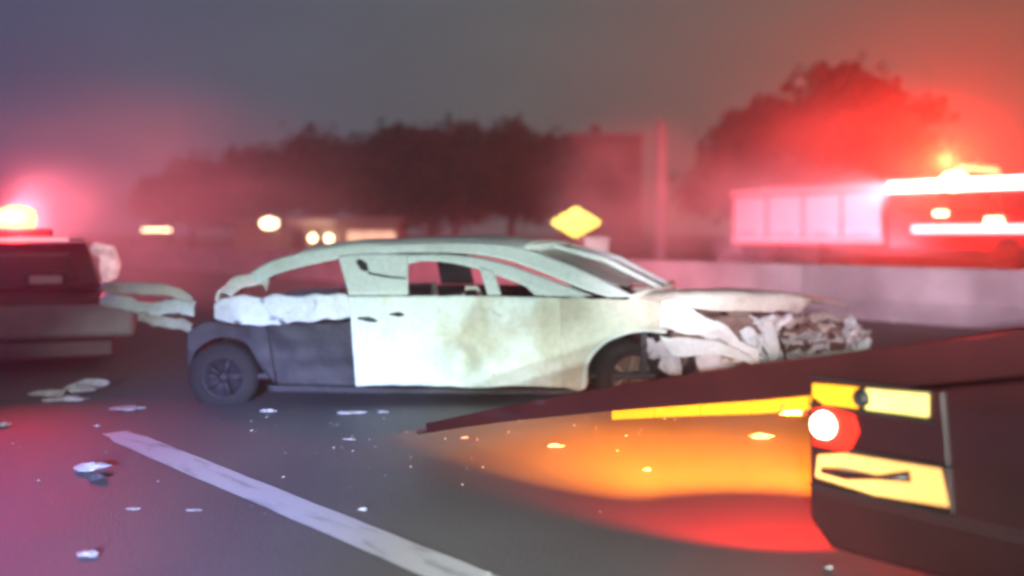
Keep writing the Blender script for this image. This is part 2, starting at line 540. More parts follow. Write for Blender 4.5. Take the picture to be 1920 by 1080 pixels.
rail_U = [(470, 512), (505, 491), (560, 475), (630, 464), (740, 459), (860, 456), (960, 461), (1045, 487), (1122, 521), (1192, 557)]
rail_L = [(484, 530), (524, 512), (580, 497), (645, 484), (740, 474), (850, 474), (938, 485), (1022, 513), (1084, 539), (1140, 557)]
side_patch('roof_rail', rail_U, rail_L, M['ash'], 0.004, nu=60, nv=5, seed=2.1)
frame_U = [(764, 478), (845, 478), (930, 490), (1010, 516), (1070, 538), (1112, 555)]
frame_L = [(764, 496), (800, 489), (862, 496), (918, 512), (976, 533), (1024, 555)]
side_patch('door_window_frame', frame_U, frame_L, M['ash'], 0.004, 0.012, nu=40, nv=4, seed=3.3)
side_patch('window_pillar', [(898, 500), (912, 504), (926, 508)], [(914, 553), (926, 553), (940, 553)], M['ash'], 0.003, 0.014, nu=6, nv=10, seed=4.1)
side_patch('window_pillar', [(975, 526), (988, 530), (1000, 534)], [(1002, 553), (1022, 554), (1042, 555)], M['ash'], 0.003, 0.014, nu=6, nv=8, seed=4.7)
side_patch('centre_pillar', [(634, 480), (700, 475), (764, 477)], [(654, 553), (705, 553), (766, 553)], M['ash'], 0.012, 0.002, nu=20, nv=14, seed=5.2)
side_patch('door', [(654, 555), (720, 555), (790, 555), (880, 555), (970, 556), (1051, 558)],
           [(668, 724), (730, 722), (800, 724), (885, 728), (970, 724), (1056, 727)], M['ash_door'], 0.022, nu=90, nv=40, seed=6.4, ragged=0.006, edge=0.004)
side_patch('fender', [(1050, 557), (1085, 558), (1105, 559), (1140, 560), (1180, 560), (1220, 562), (1262, 570)],
           [(1054, 728), (1098, 728), (1104, 682), (1130, 648), (1165, 630), (1205, 622), (1250, 628)], M['ash_tan'], 0.02, nu=50, nv=24, seed=7.7, ragged=0.015)
side_patch('wheel_arch_lip', [(1098, 728), (1104, 682), (1130, 648), (1165, 630), (1205, 622), (1246, 626)],
           [(1088, 728), (1096, 680), (1124, 644), (1163, 625), (1207, 617), (1250, 620)], M['ash'], 0.006, -0.018, nu=40, nv=3, seed=8.0)
side_patch('crumpled_fender', [(1240, 562), (1275, 568), (1315, 588), (1355, 612), (1390, 640), (1420, 652)],
           [(1236, 618), (1280, 624), (1320, 632), (1360, 640), (1395, 662), (1424, 678)], M['ash'], 0.075, -0.02, nu=40, nv=18, seed=9.4, ragged=0.05)
side_patch('front_side_rail', [(1236, 630), (1290, 634), (1350, 642), (1422, 656)],
           [(1262, 668), (1300, 669), (1360, 668), (1426, 690)], M['ash'], 0.03, 0.05, nu=30, nv=10, seed=10.2, ragged=0.02)
side_patch('rear_quarter', [(402, 572), (432, 556), (480, 556), (560, 554), (652, 551)],
           [(404, 600), (440, 610), (500, 608), (570, 604), (664, 598)], M['ash_rear'], 0.035, nu=44, nv=12, seed=11.5, ragged=0.03)
side_patch('rear_shoulder', [(418, 548), (430, 524), (458, 514), (492, 516), (505, 524)],
           [(436, 556), (448, 544), (470, 534), (490, 534), (500, 548)], M['ash_hood'], 0.05, 0.02, nu=24, nv=6, seed=12.9, ragged=0.03)
side_patch('rear_door', [(490, 608), (540, 607), (600, 604), (664, 600)],
           [(520, 722), (560, 724), (610, 725), (667, 725)], M['char'], 0.03, 0.07, nu=36, nv=20, seed=13.3)
side_patch('rear_wheel_arch', [(352, 625), (375, 606), (405, 603), (440, 611), (470, 609), (492, 608), (500, 612)],
           [(352, 700), (366, 662), (392, 640), (425, 633), (462, 645), (490, 690), (518, 722)], M['char'], 0.03, 0.05, nu=36, nv=12, seed=14.1)
side_patch('sill', [(500, 722), (664, 726), (800, 730), (1050, 730), (1096, 730)],
           [(505, 736), (664, 738), (800, 740), (1050, 741), (1096, 741)], M['char'], 0.006, 0.03, nu=40, nv=4, seed=15.0)
# far side of the shell, seen through the window openings
for nm, U_, L_, mm, a_, nu_, nv_ in (('roof_rail', rail_U, rail_L, 'ash', 0.004, 50, 4),
        ('centre_pillar', [(660, 476), (700, 475), (730, 475)], [(664, 553), (705, 553), (740, 553)], 'char', 0.006, 8, 8),
        ('door', [(654, 556), (790, 556), (930, 557), (1046, 558)], [(668, 724), (800, 725), (930, 724), (1050, 727)], 'char', 0.02, 30, 10),
        ('rear_quarter', [(402, 572), (432, 556), (480, 556), (560, 554), (652, 551)], [(404, 700), (440, 690), (500, 700), (570, 715), (664, 724)], 'ash', 0.03, 24, 10),
        ('fender', [(1050, 557), (1120, 559), (1262, 570)], [(1054, 728), (1130, 648), (1250, 628)], 'ash_tan', 0.02, 20, 10)):
    side_patch(nm, U_, L_, M[mm], a_, seed=20.0 + len(nm), nu=nu_, nv=nv_, far=True)

def sheet3(name, rowsP, m, amp=0.01, nu=30, nv=20, seed=1.0, thick=0.014, ax='z', ragged=0):
    """a panel lofted through rows of world points"""
    bm = bmesh.new(); G = []
    cols = [[lerp_list([tuple(p) for p in r], j / nv) for j in range(nv + 1)] for r in rowsP]
    for i in range(nu + 1):
        row = []
        for j in range(nv + 1):
            p = lerp_list([tuple(c[j]) for c in cols], i / nu)
            q = Vector((p.x * 3 + seed, p.y * 3, p.z * 3 + seed))
            d = amp * (noise.noise(q) + 0.6 * noise.noise(q * 2.7))
            if ragged and (i in (0, nu) or j in (0, nv)):
                p += Vector((noise.noise(q * 5), noise.noise(q * 5 + Vector((9, 0, 0))), noise.noise(q * 5 + Vector((0, 9, 0))))) * ragged
            if ax == 'z': p.z += d
            elif ax == 'x': p.x += d
            else: p.y += d
            row.append(bm.verts.new(p))
        G.append(row)
    for a, c in zip(G, G[1:]):
        for j in range(nv):
            bm.faces.new((a[j], a[j + 1], c[j + 1], c[j]))
    return finish(name, bm, m, wreck, world_coords=True, solid=thick)

# roof skin between the two rails
rr = []
for k, (px, py) in enumerate([(560, 476), (630, 465), (740, 460), (860, 457), (985, 466)]):
    n0 = on_side(px, py); f0 = far_of(n0)
    mid = (n0 + f0) / 2 + Vector((0, 0, 0.035))
    rr.append([n0, n0 * 0.86 + f0 * 0.14 + Vector((0, 0, 0.045)), mid + Vector((0, 0, 0.02)), n0 * 0.25 + f0 * 0.75 + Vector((0, 0, 0.025)), f0])
sheet3('roof', rr, M['ash'], 0.008, seed=2.0)
# windscreen header and the collapsed windscreen frame
hd = [on_side(985, 467), far_of(on_side(985, 467))]
for f_ in (0.33, 0.62):     # bent strips of the screen surround
    a_ = hd[0].lerp(hd[1], f_) + Vector((0.03, 0, 0.03)); c_ = on_side(1186, 560).lerp(far_of(on_side(1186, 560)), f_) + Vector((0.12, 0, 0.05))
    tube('windscreen_strip', [a_, a_.lerp(c_, 0.5) + Vector((0, 0, 0.05)), c_], [0.018, 0.028, 0.02], M['ash'], wreck, world_coords=True)
tube('windscreen_header', [hd[0], (hd[0] + hd[1]) / 2 + Vector((0.06, 0, 0.035)), hd[1]], 0.03, M['ash'], wreck, world_coords=True)
cw = [on_side(1186, 560), far_of(on_side(1186, 560))]
cmid = (cw[0] + cw[1]) / 2 + Vector((0.16, 0, 0.03))
tube('windscreen_cowl', [cw[0], cmid, cw[1] + Vector((0.05, 0, 0.02))], [0.035, 0.045, 0.035], M['ash_hood'], wreck, world_coords=True)
# remains of the laminated windscreen hanging from the header
ws = []
for t, droop in ((0.0, 0), (0.3, -0.02), (0.55, -0.05), (0.8, -0.04)):
    a = hd[0].lerp(cw[0], t); b_ = hd[1].lerp(cw[1] + Vector((0.05, 0, 0.02)), t); c_ = ((hd[0] + hd[1]) / 2).lerp(cmid, t) + Vector((0, 0, 0.03 + droop))
    ws.append([a.lerp(b_, 0.12), a.lerp(b_, 0.5) + Vector((0, 0, 0.02 + droop)), c_.lerp(b_, 0.55), b_.lerp(a, 0.03)])
sheet3('windscreen_remnant', ws, M['ash'], 0.03, 20, 14, 5.5, 0.006, ragged=0.03)

# bonnet, lifted and bent, near front corner crushed back
hood = [
    [P(1188, 566, 7.36), P(1222, 551, 7.52), P(1285, 545, 8.4), P(1318, 548, 8.95)],
    [P(1255, 575, 7.40), P(1298, 551, 7.56), P(1370, 546, 8.4), P(1415, 554, 8.98)],
    [P(1340, 582, 7.52), P(1372, 552, 7.68), P(1450, 549, 8.45), P(1500, 562, 9.0)],
    [P(1430, 586, 7.80), P(1458, 556, 7.98), P(1515, 558, 8.6), P(1555, 568, 9.0)],
    [P(1500, 586, 8.15), P(1522, 566, 8.30), P(1565, 568, 8.75), P(1590, 575, 9.0)],
]
sheet3('bonnet', hood, M['ash_hood'], 0.018, 36, 24, 3.0, 0.03)
# engine bay
bm = bmesh.new()
b_box(bm, P(1330, 615, 8.3), (0.75, 0.62, 0.26)); b_box(bm, P(1300, 585, 8.4), (0.4, 0.45, 0.12)); b_box(bm, P(1380, 600, 8.2), (0.2, 0.3, 0.3))
finish('engine', bm, M['rust'], wreck, False, True, bevel=0.03)
box_w = lambda nm, c, s, m, rot=None: None
bm = bmesh.new(); b_box(bm, (1.0, 8.2, 0.5), (0.05, 1.5, 0.6)); finish('firewall', bm, M['char'], wreck, False, True)
bm = bmesh.new(); b_box(bm, (-0.6, 8.2, 0.2), (3.4, 1.55, 0.05)); finish('floor_pan', bm, M['char'], wreck, False, True, bevel=0.02)
# front end: bumper beam slanting away, radiator support posts, torn cover
c0, c1 = P(1408, 655, 7.62), P(1625, 625, 9.05)
def crumple(name, pts, rad, m, seed, sub=2, amp=0.35, flat=None):
    """torn, crumpled lump swept along points"""
    bm = bmesh.new()
    rad = [r_ * 0.62 for r_ in rad] if hasattr(rad, '__len__') else rad * 0.8
    b_tube(bm, pts, rad, 10)
    bmesh.ops.subdivide_edges(bm, edges=bm.edges, cuts=sub, use_grid_fill=True)
    for v in bm.verts:
        q = v.co * 8 + Vector((seed, seed, 0)); q2 = v.co * 23 + Vector((0, seed, seed))
        v.co += Vector((noise.noise(q2), noise.noise(q2 + Vector((5, 0, 0))), noise.noise(q2 + Vector((0, 5, 0))))) * amp * 0.11
        v.co += Vector((noise.noise(q), noise.noise(q + Vector((7, 0, 0))), noise.noise(q + Vector((0, 7, 0))))) * amp * 0.2
    return finish(name, bm, m, wreck, smooth=False, world_coords=True)
crumple('bumper_beam', [P(1400, 640, 7.55), P(1450, 636, 7.95), P(1520, 632, 8.45), P(1580, 622, 8.8), P(1628, 628, 9.1)], [0.06, 0.07, 0.075, 0.07, 0.05], M['ash'], 3.1)
crumple('upper_tie_bar', [P(1424, 606, 7.75), P(1480, 598, 8.15), P(1540, 592, 8.55), P(1590, 596, 8.95)], [0.045, 0.05, 0.05, 0.04], M['ash_hood'], 5.7)
crumple('support_post', [P(1432, 600, 7.72), P(1440, 640, 7.70), P(1452, 692, 7.66)], [0.05, 0.07, 0.05], M['ash'], 8.2)
crumple('support_post', [P(1522, 596, 8.45), P(1518, 630, 8.42), P(1524, 670, 8.4)], [0.05, 0.06, 0.05], M['ash_hood'], 11.2)
crumple('support_post', [P(1592, 600, 8.9), P(1600, 625, 8.95), P(1606, 655, 8.95)], [0.05, 0.08, 0.05], M['ash'], 14.5)
crumple('bumper_cover', [P(1405, 690, 7.5), P(1430, 682, 7.62), P(1470, 676, 7.95), P(1540, 668, 8.35), P(1600, 660, 8.8)], [0.07, 0.06, 0.045, 0.05, 0.04], M['ash'], 17.2, amp=0.45)
crumple('headlamp_bowl', [P(1400, 618, 7.6), P(1412, 640, 7.56), P(1424, 662, 7.52)], [0.07, 0.10, 0.07], M['ash'], 21.0, amp=0.4)
sheet3('radiator', [[P(1450, 612, 8.0), P(1520, 606, 8.5), P(1582, 604, 8.95)], [P(1456, 668, 8.0), P(1520, 662, 8.5), P(1588, 652, 8.95)]], M['rust'], 0.02, 8, 14, 4.4, 0.05, ax='y')

# torn sheet metal, hoses and bars in the crushed nose
rnd = random.Random(21)
for k in range(42):
    t = rnd.random()
    c = P(1385 + 235 * t, rnd.uniform(598, 684 - 20 * t), 7.5 + 1.45 * t)
    bm = bmesh.new()
    u = Vector((rnd.uniform(-1, 1), rnd.uniform(-0.6, 0.6), rnd.uniform(-1, 1))).normalized(); w2 = u.orthogonal().normalized()
    L2, W2 = rnd.uniform(0.12, 0.34), rnd.uniform(0.02, 0.075)
    pr = None
    for i in range(6):
        f = i / 5
        q = c + u * (f - 0.5) * L2 + Vector((rnd.gauss(0, 0.012), rnd.gauss(0, 0.02), rnd.gauss(0, 0.012)))
        wv = W2 * (1 - 0.6 * abs(f - 0.5)) * rnd.uniform(0.5, 1.2)
        cur = (bm.verts.new(q - w2 * wv), bm.verts.new(q + Vector((0, -0.02, 0))), bm.verts.new(q + w2 * wv))
        if pr:
            bm.faces.new((pr[0], pr[1], cur[1], cur[0])); bm.faces.new((pr[1], pr[2], cur[2], cur[1]))
        pr = cur
    finish('torn_metal', bm, M[('ash', 'ash_hood', 'ash', 'rust', 'ash_rear')[k % 5]], wreck, True, True, solid=0.006)
for k in range(5):
    t = k / 4
    a = P(1400 + 190 * t, 612 - 10 * t, 7.6 + 1.35 * t); b_ = P(1430 + 175 * t, 690 - 30 * t, 7.55 + 1.35 * t)
    mid = a.lerp(b_, 0.5) + Vector((rnd.uniform(-0.08, 0.08), -0.08, rnd.uniform(-0.05, 0.05)))
    tube('hose', [a, mid, b_], 0.012, M['char'], wreck, 6, True)

# wheels
def wheel(name, c, r, w, tm, rm, parent, tilt=0.0, steer=0.0, spokes=5):
    Mx = Matrix.Translation(Vector(c) - WROOT if parent is wreck else Vector(c)) @ Matrix.Rotation(steer, 4, 'Z') @ Matrix.Rotation(tilt, 4, 'X')
    root = bpy.data.objects.new(name, None); COL.objects.link(root); root.parent = parent
    bm = bmesh.new()
    b_lathe(bm, [(r * 0.62, -w / 2), (r * 0.9, -w / 2), (r, -w / 3), (r, w / 3), (r * 0.9, w / 2), (r * 0.62, w / 2)], 28, Mx, False)
    finish('tyre', bm, tm, root)
    bm = bmesh.new()
    b_lathe(bm, [(r * 0.64, w * 0.4), (r * 0.64, -w * 0.42), (r * 0.58, -w * 0.44), (r * 0.54, -w * 0.15)], 28, Mx, True)
    for k in range(spokes):
        b_box(bm, (0, 0, 0), (1, 1, 1))
        vs = bm.verts[-8:] if False else list(bm.verts)[-8:]
        bmesh.ops.transform(bm, matrix=Mx @ Matrix.Rotation(k * 2 * math.pi / spokes, 4, 'Y') @ Matrix.Translation((r * 0.32, -w * 0.3, 0)) @ Matrix.Diagonal((r * 0.52, w * 0.12, r * 0.14, 1)), verts=vs)
    b_lathe(bm, [(r * 0.02, -w * 0.42), (r * 0.14, -w * 0.42), (r * 0.16, -w * 0.2)], 14, Mx)
    finish('rim', bm, rm, root)
    return root
wheel('wheel', (P(424, 704, 7.5)), 0.262, 0.22, M['tyre'], M['char'], wreck, tilt=R(3))
wheel('wheel', (P(1172, 700, 7.55)), 0.262, 0.22, M['tyre'], M['rust'], wreck, tilt=R(6), steer=R(18))
wheel('wheel', far_of(P(424, 704, 7.5)), 0.262, 0.22, M['tyre'], M['rim'], wreck)
wheel('wheel', far_of(P(1172, 700, 7.55)), 0.262, 0.22, M['tyre'], M['rust'], wreck)
crumple('wheel_liner', [P(1236, 636, 7.45), P(1252, 664, 7.4), P(1262, 700, 7.4)], [0.05, 0.11, 0.09], M['ash_rim'], 30.1, amp=0.3)
crumple('wheel_liner', [P(1206, 626, 7.5), P(1222, 646, 7.45), P(1232, 668, 7.42)], [0.03, 0.06, 0.05], M['ash_rim'], 33.1, amp=0.3)
bm = bmesh.new(); b_lathe(bm, [(0.02, -0.03), (0.17, -0.03), (0.17, 0.03), (0.02, 0.03)], 26, Matrix.Translation(P(1342, 672, 7.6)) @ Matrix.Rotation(R(14), 4, 'Z') @ Matrix.Rotation(R(-12), 4, 'X'))
finish('brake_disc', bm, M['ash_rim'], wreck, world_coords=True)
crumple('hanging_wire', [P(1455, 680, 7.8), P(1500, 690, 8.0), P(1560, 676, 8.3), P(1640, 664, 8.8)], 0.018, M['ash'], 40.0, amp=0.3)

# door handle holes, seat belt anchor
for (px, py, w_, h_) in ((692, 598, 0.16, 0.06), (746, 590, 0.14, 0.05)):
    c = on_side(px, py); crumple('handle_recess', [c + Vector((-w_ / 2, 0.0, 0.012)), c + Vector((0, -0.01, 0)), c + Vector((w_ / 2, 0.0, -0.012))], [h_ * 0.2, h_ * 0.5, h_ * 0.15], M['char'], px * 0.1, amp=0.06)
c = on_side(679, 500); crumple('belt_anchor', [c + Vector((-0.05, 0, 0.05)), c + Vector((0, -0.01, 0)), c + Vector((0.04, 0, -0.06))], [0.03, 0.06, 0.03], M['char'], 4.0, amp=0.1)
crumple('hanging_trim', [on_side(690, 510, -0.01), on_side(720, 517, -0.012), on_side(762, 522, -0.01)], [0.012, 0.013, 0.01], M['char'], 6.0, amp=0.06)
# burnt seats
for sx, sy in ((0.0, 7.85), (0.25, 8.55), (-1.0, 7.9), (-0.8, 8.6)):
    bm = bmesh.new()
    b_box(bm, (sx, sy, 0.36), (0.5, 0.5, 0.10)); b_box(bm, (sx - 0.27, sy, 0.56), (0.07, 0.46, 0.46), Matrix.Rotation(R(-14), 4, 'Y'))
    finish('seat', bm, M['char'], wreck, False, True, bevel=0.03)
crumple('headrest_frame', [P(868, 553, 7.9), P(874, 540, 7.9), P(892, 538, 7.9), P(900, 553, 7.9)], 0.025, M['ash_hood'], 3.0, amp=0.05)
crumple('steering_wheel', [P(950, 560, 8.5), P(960, 545, 8.5), P(975, 545, 8.5), P(985, 560, 8.5)], 0.02, M['char'], 9.0, amp=0.05)
sheet3('parcel_shelf', [[P(520, 556, 7.6), P(545, 548, 8.2), P(570, 546, 8.8)], [P(640, 553, 7.6), P(648, 543, 8.2), P(655, 541, 8.8)]], M['ash'], 0.02, 10, 14, 6.6, 0.02)
# boot: crumpled lid and torn bumper strips trailing to the left
sheet3('boot_lid', [[P(500, 520, 7.6), P(510, 514, 8.3), P(520, 516, 9.0)], [P(452, 530, 7.55), P(470, 520, 8.3), P(480, 522, 9.0)], [P(415, 550, 7.5), P(440, 540, 8.3), P(455, 545, 9.0)], [P(404, 590, 7.5), P(425, 585, 8.3), P(440, 585, 9.0)]], M['ash_hood'], 0.05, 24, 20, 8.1, 0.02, ragged=0.03)
sheet3('rear_panel', [[P(400, 600, 7.6), P(420, 600, 8.3), P(440, 600, 9.0)], [P(372, 640, 7.7), P(395, 640, 8.3), P(415, 640, 9.0)], [P(362, 715, 7.7), P(385, 700, 8.3), P(405, 690, 9.0)]], M['char'], 0.05, 16, 14, 9.9, 0.02, ax='x')
def strap(name, pts, w, m, seed, amp=0.03):
    rows_ = [[Vector(p) + Vector((0, 0.0, w / 2)), Vector(p) + Vector((0, -0.03, 0)), Vector(p) - Vector((0, 0.02, w / 2))] for p in pts]
    return sheet3(name, rows_, m, amp, 24, 6, seed, 0.015, ax='y', ragged=0.02)
strap('torn_bumper_strip', [P(196, 538, 8.3), P(240, 540, 8.2), P(300, 543, 8.1), P(345, 556, 8.0), P(362, 576, 7.9)], 0.09, M['ash_hood'], 2.0)
strap('torn_bumper_strip', [P(190, 560, 8.3), P(230, 566, 8.2), P(275, 580, 8.1), P(320, 574, 8.0), P(366, 578, 7.9)], 0.11, M['ash'], 4.0)
strap('torn_bumper_strip', [P(262, 590, 8.1), P(290, 600, 8.0), P(330, 606, 7.9), P(362, 614, 7.8)], 0.08, M['ash_tan'], 6.0)
crumple('broken_lamp', [P(270, 585, 8.1), P(300, 578, 8.0), P(345, 584, 7.9)], [0.04, 0.07, 0.03], M['ash'], 7.0)

# ------------------------------------------------------------------ general car shell, used for whole cars
def car_shell(root, Lc, W, H, paint, belt=0.55, hood_h=0.5, lights=None, boxy=False):
    """car pointing along +X of its root, base on z = 0"""
    h = Lc / 2; w = W / 2
    zb = 0.16
    st = [  # x, half width, deck height
        (-h, w * 0.80, H * hood_h * 0.92), (-h + 0.12, w * 0.95, H * (hood_h + 0.06)), (-h * 0.55, w, H * belt * 1.06), (0, w, H * belt * 1.06),
        (h * 0.40, w, H * belt * 1.03), (h * 0.72, w * 0.98, H * (hood_h + 0.03)), (h - 0.10, w * 0.92, H * hood_h * 0.93), (h, w * 0.80, H * hood_h * 0.80)]
    bm = bmesh.new(); rings = []
    for x, ww, zt in st:
        half = [(0, zb), (ww * 0.88, zb), (ww, zb + 0.12), (ww * 1.0, zt * 0.72), (ww * 0.95, zt * 0.95), (ww * 0.72, zt), (0, zt + 0.02)]
        ring = [bm.verts.new((x, y, z)) for y, z in half] + [bm.verts.new((x, -y, z)) for y, z in half[-2:0:-1]]
        rings.append(ring)
    for a, c in zip(rings, rings[1:]):
        for k in range(len(a)):
            bm.faces.new((a[k], a[(k + 1) % len(a)], c[(k + 1) % len(c)], c[k]))
    bm.faces.new(rings[0]); bm.faces.new(rings[-1])
    body = finish('body', bm, paint, root, subsurf=2)
    bm = bmesh.new(); rings = []
    z0 = H * belt
    for x, ww, zt in [(-h * 0.72, w * 0.84, z0 + 0.03), (-h * 0.40, w * 0.76, H * 0.97), (-h * 0.1, w * 0.76, H), (h * 0.12, w * 0.74, H * 0.96), (h * 0.46, w * 0.84, z0 + 0.03)]:
        ring = [bm.verts.new((x, y, z)) for y, z in ((w * 0.93, z0), (ww, zt - 0.02), (ww * 0.8, zt), (-ww * 0.8, zt), (-ww, zt - 0.02), (-w * 0.93, z0))]
        rings.append(ring)
    for a, c in zip(rings, rings[1:]):
        for k in range(6):
            bm.faces.new((a[k], a[(k + 1) % 6], c[(k + 1) % 6], c[k]))
    bm.faces.new(rings[0]); bm.faces.new(rings[-1])
    finish('cabin_glass', bm, M['glass'], root, bevel=0.02)
    bm = bmesh.new()
    b_box(bm, (-h * 0.14, 0, H * 0.995), (h * 0.5, W * 0.66, 0.05))
    finish('roof', bm, paint, root, bevel=0.02)
    for x in (-h * 0.60, h * 0.62):
        for s in (-1, 1):
            bm = bmesh.new()
            b_lathe(bm, [(0.05, s * -0.10), (0.2, s * -0.11), (0.30, s * -0.09), (0.31, s * 0.06), (0.25, s * 0.10)], 22, Matrix.Translation((x, s * (w - 0.07), 0.31)))
            wh = finish('wheel', bm, M['tyre'], root)
            bm = bmesh.new()
            b_lathe(bm, [(0.19, s * 0.02), (0.19, s * 0.11), (0.05, s * 0.09)], 18, Matrix.Translation((x, s * (w - 0.07), 0.31)))
            finish('hub_cap', bm, M['rim'], wh)
    bm = bmesh.new(); b_box(bm, (h - 0.05, 0, 0.30), (0.18, W * 0.86, 0.18)); finish('front_bumper', bm, M['black_plastic'], root, False, bevel=0.04)
    bm = bmesh.new(); b_box(bm, (-h + 0.05, 0, 0.30), (0.18, W * 0.86, 0.18)); finish('rear_bumper', bm, M['black_plastic'], root, False, bevel=0.04)
    for s in (-1, 1):
        box('mirror', (h * 0.34, s * (w + 0.08), z0 + 0.06), (0.10, 0.16, 0.11), M['black_plastic'], root, 0.03)
    return body

# ------------------------------------------------------------------ flatbed tow truck at the right edge, bed tilted down towards the wreck
tow = thing('tow_truck', 'dark red flatbed tow truck at the right edge, bed tilted, amber side lamp lit', 'tow truck', (1.62, 3.11, 0), ROAD_A)
# local +X runs down the bed towards the wreck, local +Y faces the viewer
def bed(x): return 0.935 - 0.208 * x - (0.014 * (x - 1.0) ** 2 if x > 1.0 else 0)
def sloped(name, x0, x1, y0, y1, t0, t1, m, bev=0.008):
    """a bar that follows the tilt of the bed, between t0 and t1 above the deck line"""
    bm = bmesh.new()
    tp = lambda x, t: t * (1 if x < 1.0 else max(0.35, 1 - 0.28 * (x - 1.0)))
    v = [bm.verts.new((x, y, bed(x) + tp(x, t))) for x in (x0, x1) for y in (y0, y1) for t in (t0, t1)]
    for f in ((0, 1, 3, 2), (4, 6, 7, 5), (0, 4, 5, 1), (2, 3, 7, 6), (0, 2, 6, 4), (1, 5, 7, 3)):
        bm.faces.new([v[i] for i in f])
    return finish(name, bm, m, tow, False, bevel=bev)
def slab(name, pts, y0, y1, m, bev=0.006):
    bm = bmesh.new()
    A = [bm.verts.new((x, y0, z)) for x, z in pts]; B = [bm.verts.new((x, y1, z)) for x, z in pts]
    for k in range(len(pts)):
        bm.faces.new((A[k], A[(k + 1) % len(pts)], B[(k + 1) % len(pts)], B[k]))
    bm.faces.new(A); bm.faces.new(B)
    return finish(name, bm, m, tow, False, bevel=bev)
for k in range(10):
    x0 = -2.6 + k * 0.59
    sloped('deck_plate', x0 + 0.004, x0 + 0.586, -2.1, -0.085, -0.03, 0.0 + 0.002 * (k % 2), M['deck'])
for x0, x1 in ((-2.6, 1.0), (1.0, 1.8), (1.8, 2.6), (2.6, 3.30)):
    sloped('side_rail', x0, x1, -0.08, 0.0, -0.11, 0.035, M['maroon'], 0)
    sloped('side_rail', x0, x1, -2.185, -2.105, -0.11, 0.035, M['maroon'], 0)
sloped('tail_plate', 3.305, 3.42, -2.18, -0.005, -0.12, -0.02, M['deck'], 0.015)
for k in range(6):
    sloped('cross_member', -2.3 + k * 1.05, -2.2 + k * 1.05, -2.1, -0.09, -0.10, -0.035, M['deck'])
for y in (-0.75, -1.45):
    box('chassis_beam', (-2.6, y, 0.52), (6.4, 0.12, 0.2), M['deck'], tow, 0.01)
slab('tool_locker', [(0.79, 0.20), (0.79, bed(0.79) - 0.125), (-1.7, bed(-1.7) - 0.125), (-1.7, 0.10), (0.70, 0.10)], -0.45, -0.012, M['maroon'], 0.02)
for y in (-0.35, -1.85):
    for x in (-2.5, -6.0):
        bm = bmesh.new(); b_lathe(bm, [(0.1, -0.16), (0.33, -0.17), (0.42, -0.1), (0.42, 0.1), (0.33, 0.17)], 22, Matrix.Translation((x, y, 0.42)))
        finish('wheel', bm, M['tyre'], tow)
bm = bmesh.new(); rings = []
for x, zt in ((-4.6, 2.0), (-5.7, 2.05), (-6.1, 1.3), (-7.0, 1.2), (-7.1, 0.6)):
    rings.append([bm.verts.new(p) for p in ((x, -0.05, 0.45), (x, -0.05, zt - 0.1), (x, -0.2, zt), (x, -1.95, zt), (x, -2.1, zt - 0.1), (x, -2.1, 0.45))])
for a_, c_ in zip(rings, rings[1:]):
    for k in range(6): bm.faces.new((a_[k], a_[(k + 1) % 6], c_[(k + 1) % 6], c_[k]))
bm.faces.new(rings[0]); bm.faces.new(rings[-1])
finish('cab', bm, M['maroon'], tow, False, bevel=0.05)
box('cab_window', (-5.2, -0.045, 1.6), (0.7, 0.03, 0.5), M['glass'], tow, 0.02)
# the lamp cluster on the locker end
hx, y = 0.765, 0.0
slab('lamp_housing', [(hx, 0.33), (hx, 0.735), (hx - 0.50, 0.745), (hx - 0.54, 0.33)], y - 0.03, y + 0.003, M['maroon'])
slab('upper_lens', [(hx - 0.01, 0.665), (hx - 0.01, 0.715), (hx - 0.20, 0.722), (hx - 0.20, 0.645), (hx - 0.06, 0.640)], y + 0.004, y + 0.022, M['amber_lens'])
slab('upper_lens', [(hx - 0.225, 0.645), (hx - 0.225, 0.722), (hx - 0.46, 0.732), (hx - 0.46, 0.650)], y + 0.004, y + 0.022, M['pale_lens'])
bm = bmesh.new(); b_lathe(bm, [(0.004, 0), (0.03, 0.0), (0.034, 0.02), (0.012, 0.03)], 18, Matrix.Translation((hx - 0.213, y + 0.006, 0.685))); finish('lens_screw', bm, M['black_plastic'], tow)
slab('red_lens', [(hx - 0.01, 0.48), (hx - 0.01, 0.62), (hx - 0.06, 0.632), (hx - 0.18, 0.62), (hx - 0.20, 0.56), (hx - 0.16, 0.48)], y + 0.004, y + 0.016, M['red_lens'])
bm = bmesh.new(); b_lathe(bm, [(0.004, -0.03), (0.03, -0.026), (0.05, 0.0), (0.045, 0.02), (0.02, 0.035), (0.003, 0.038)], 20, Matrix.Translation((hx - 0.06, y + 0.018, 0.565))); finish('bulb', bm, M['bulb'], tow)
slab('lower_lens', [(hx - 0.02, 0.365), (hx - 0.03, 0.45), (hx - 0.14, 0.475), (hx - 0.50, 0.485), (hx - 0.53, 0.36), (hx - 0.26, 0.345)], y + 0.004, y + 0.02, M['tan_lens'])
tube('lens_divider', [(hx - 0.06, y + 0.03, 0.40), (hx - 0.16, y + 0.034, 0.405), (hx - 0.28, y + 0.03, 0.415), (hx - 0.40, y + 0.03, 0.44)], [0.012, 0.022, 0.008, 0.02], M['maroon'], tow)
for x0, x1, z0, z1 in ((0.0, 0.475, 0.632, 0.640), (0.0, 0.475, 0.736, 0.744), (0.0, 0.545, 0.333, 0.341), (0.14, 0.545, 0.488, 0.496)):
    box('lens_bezel', (hx - (x0 + x1) / 2, y + 0.014, (z0 + z1) / 2), (x1 - x0, 0.03, z1 - z0), M['black_plastic'], tow, 0.003)
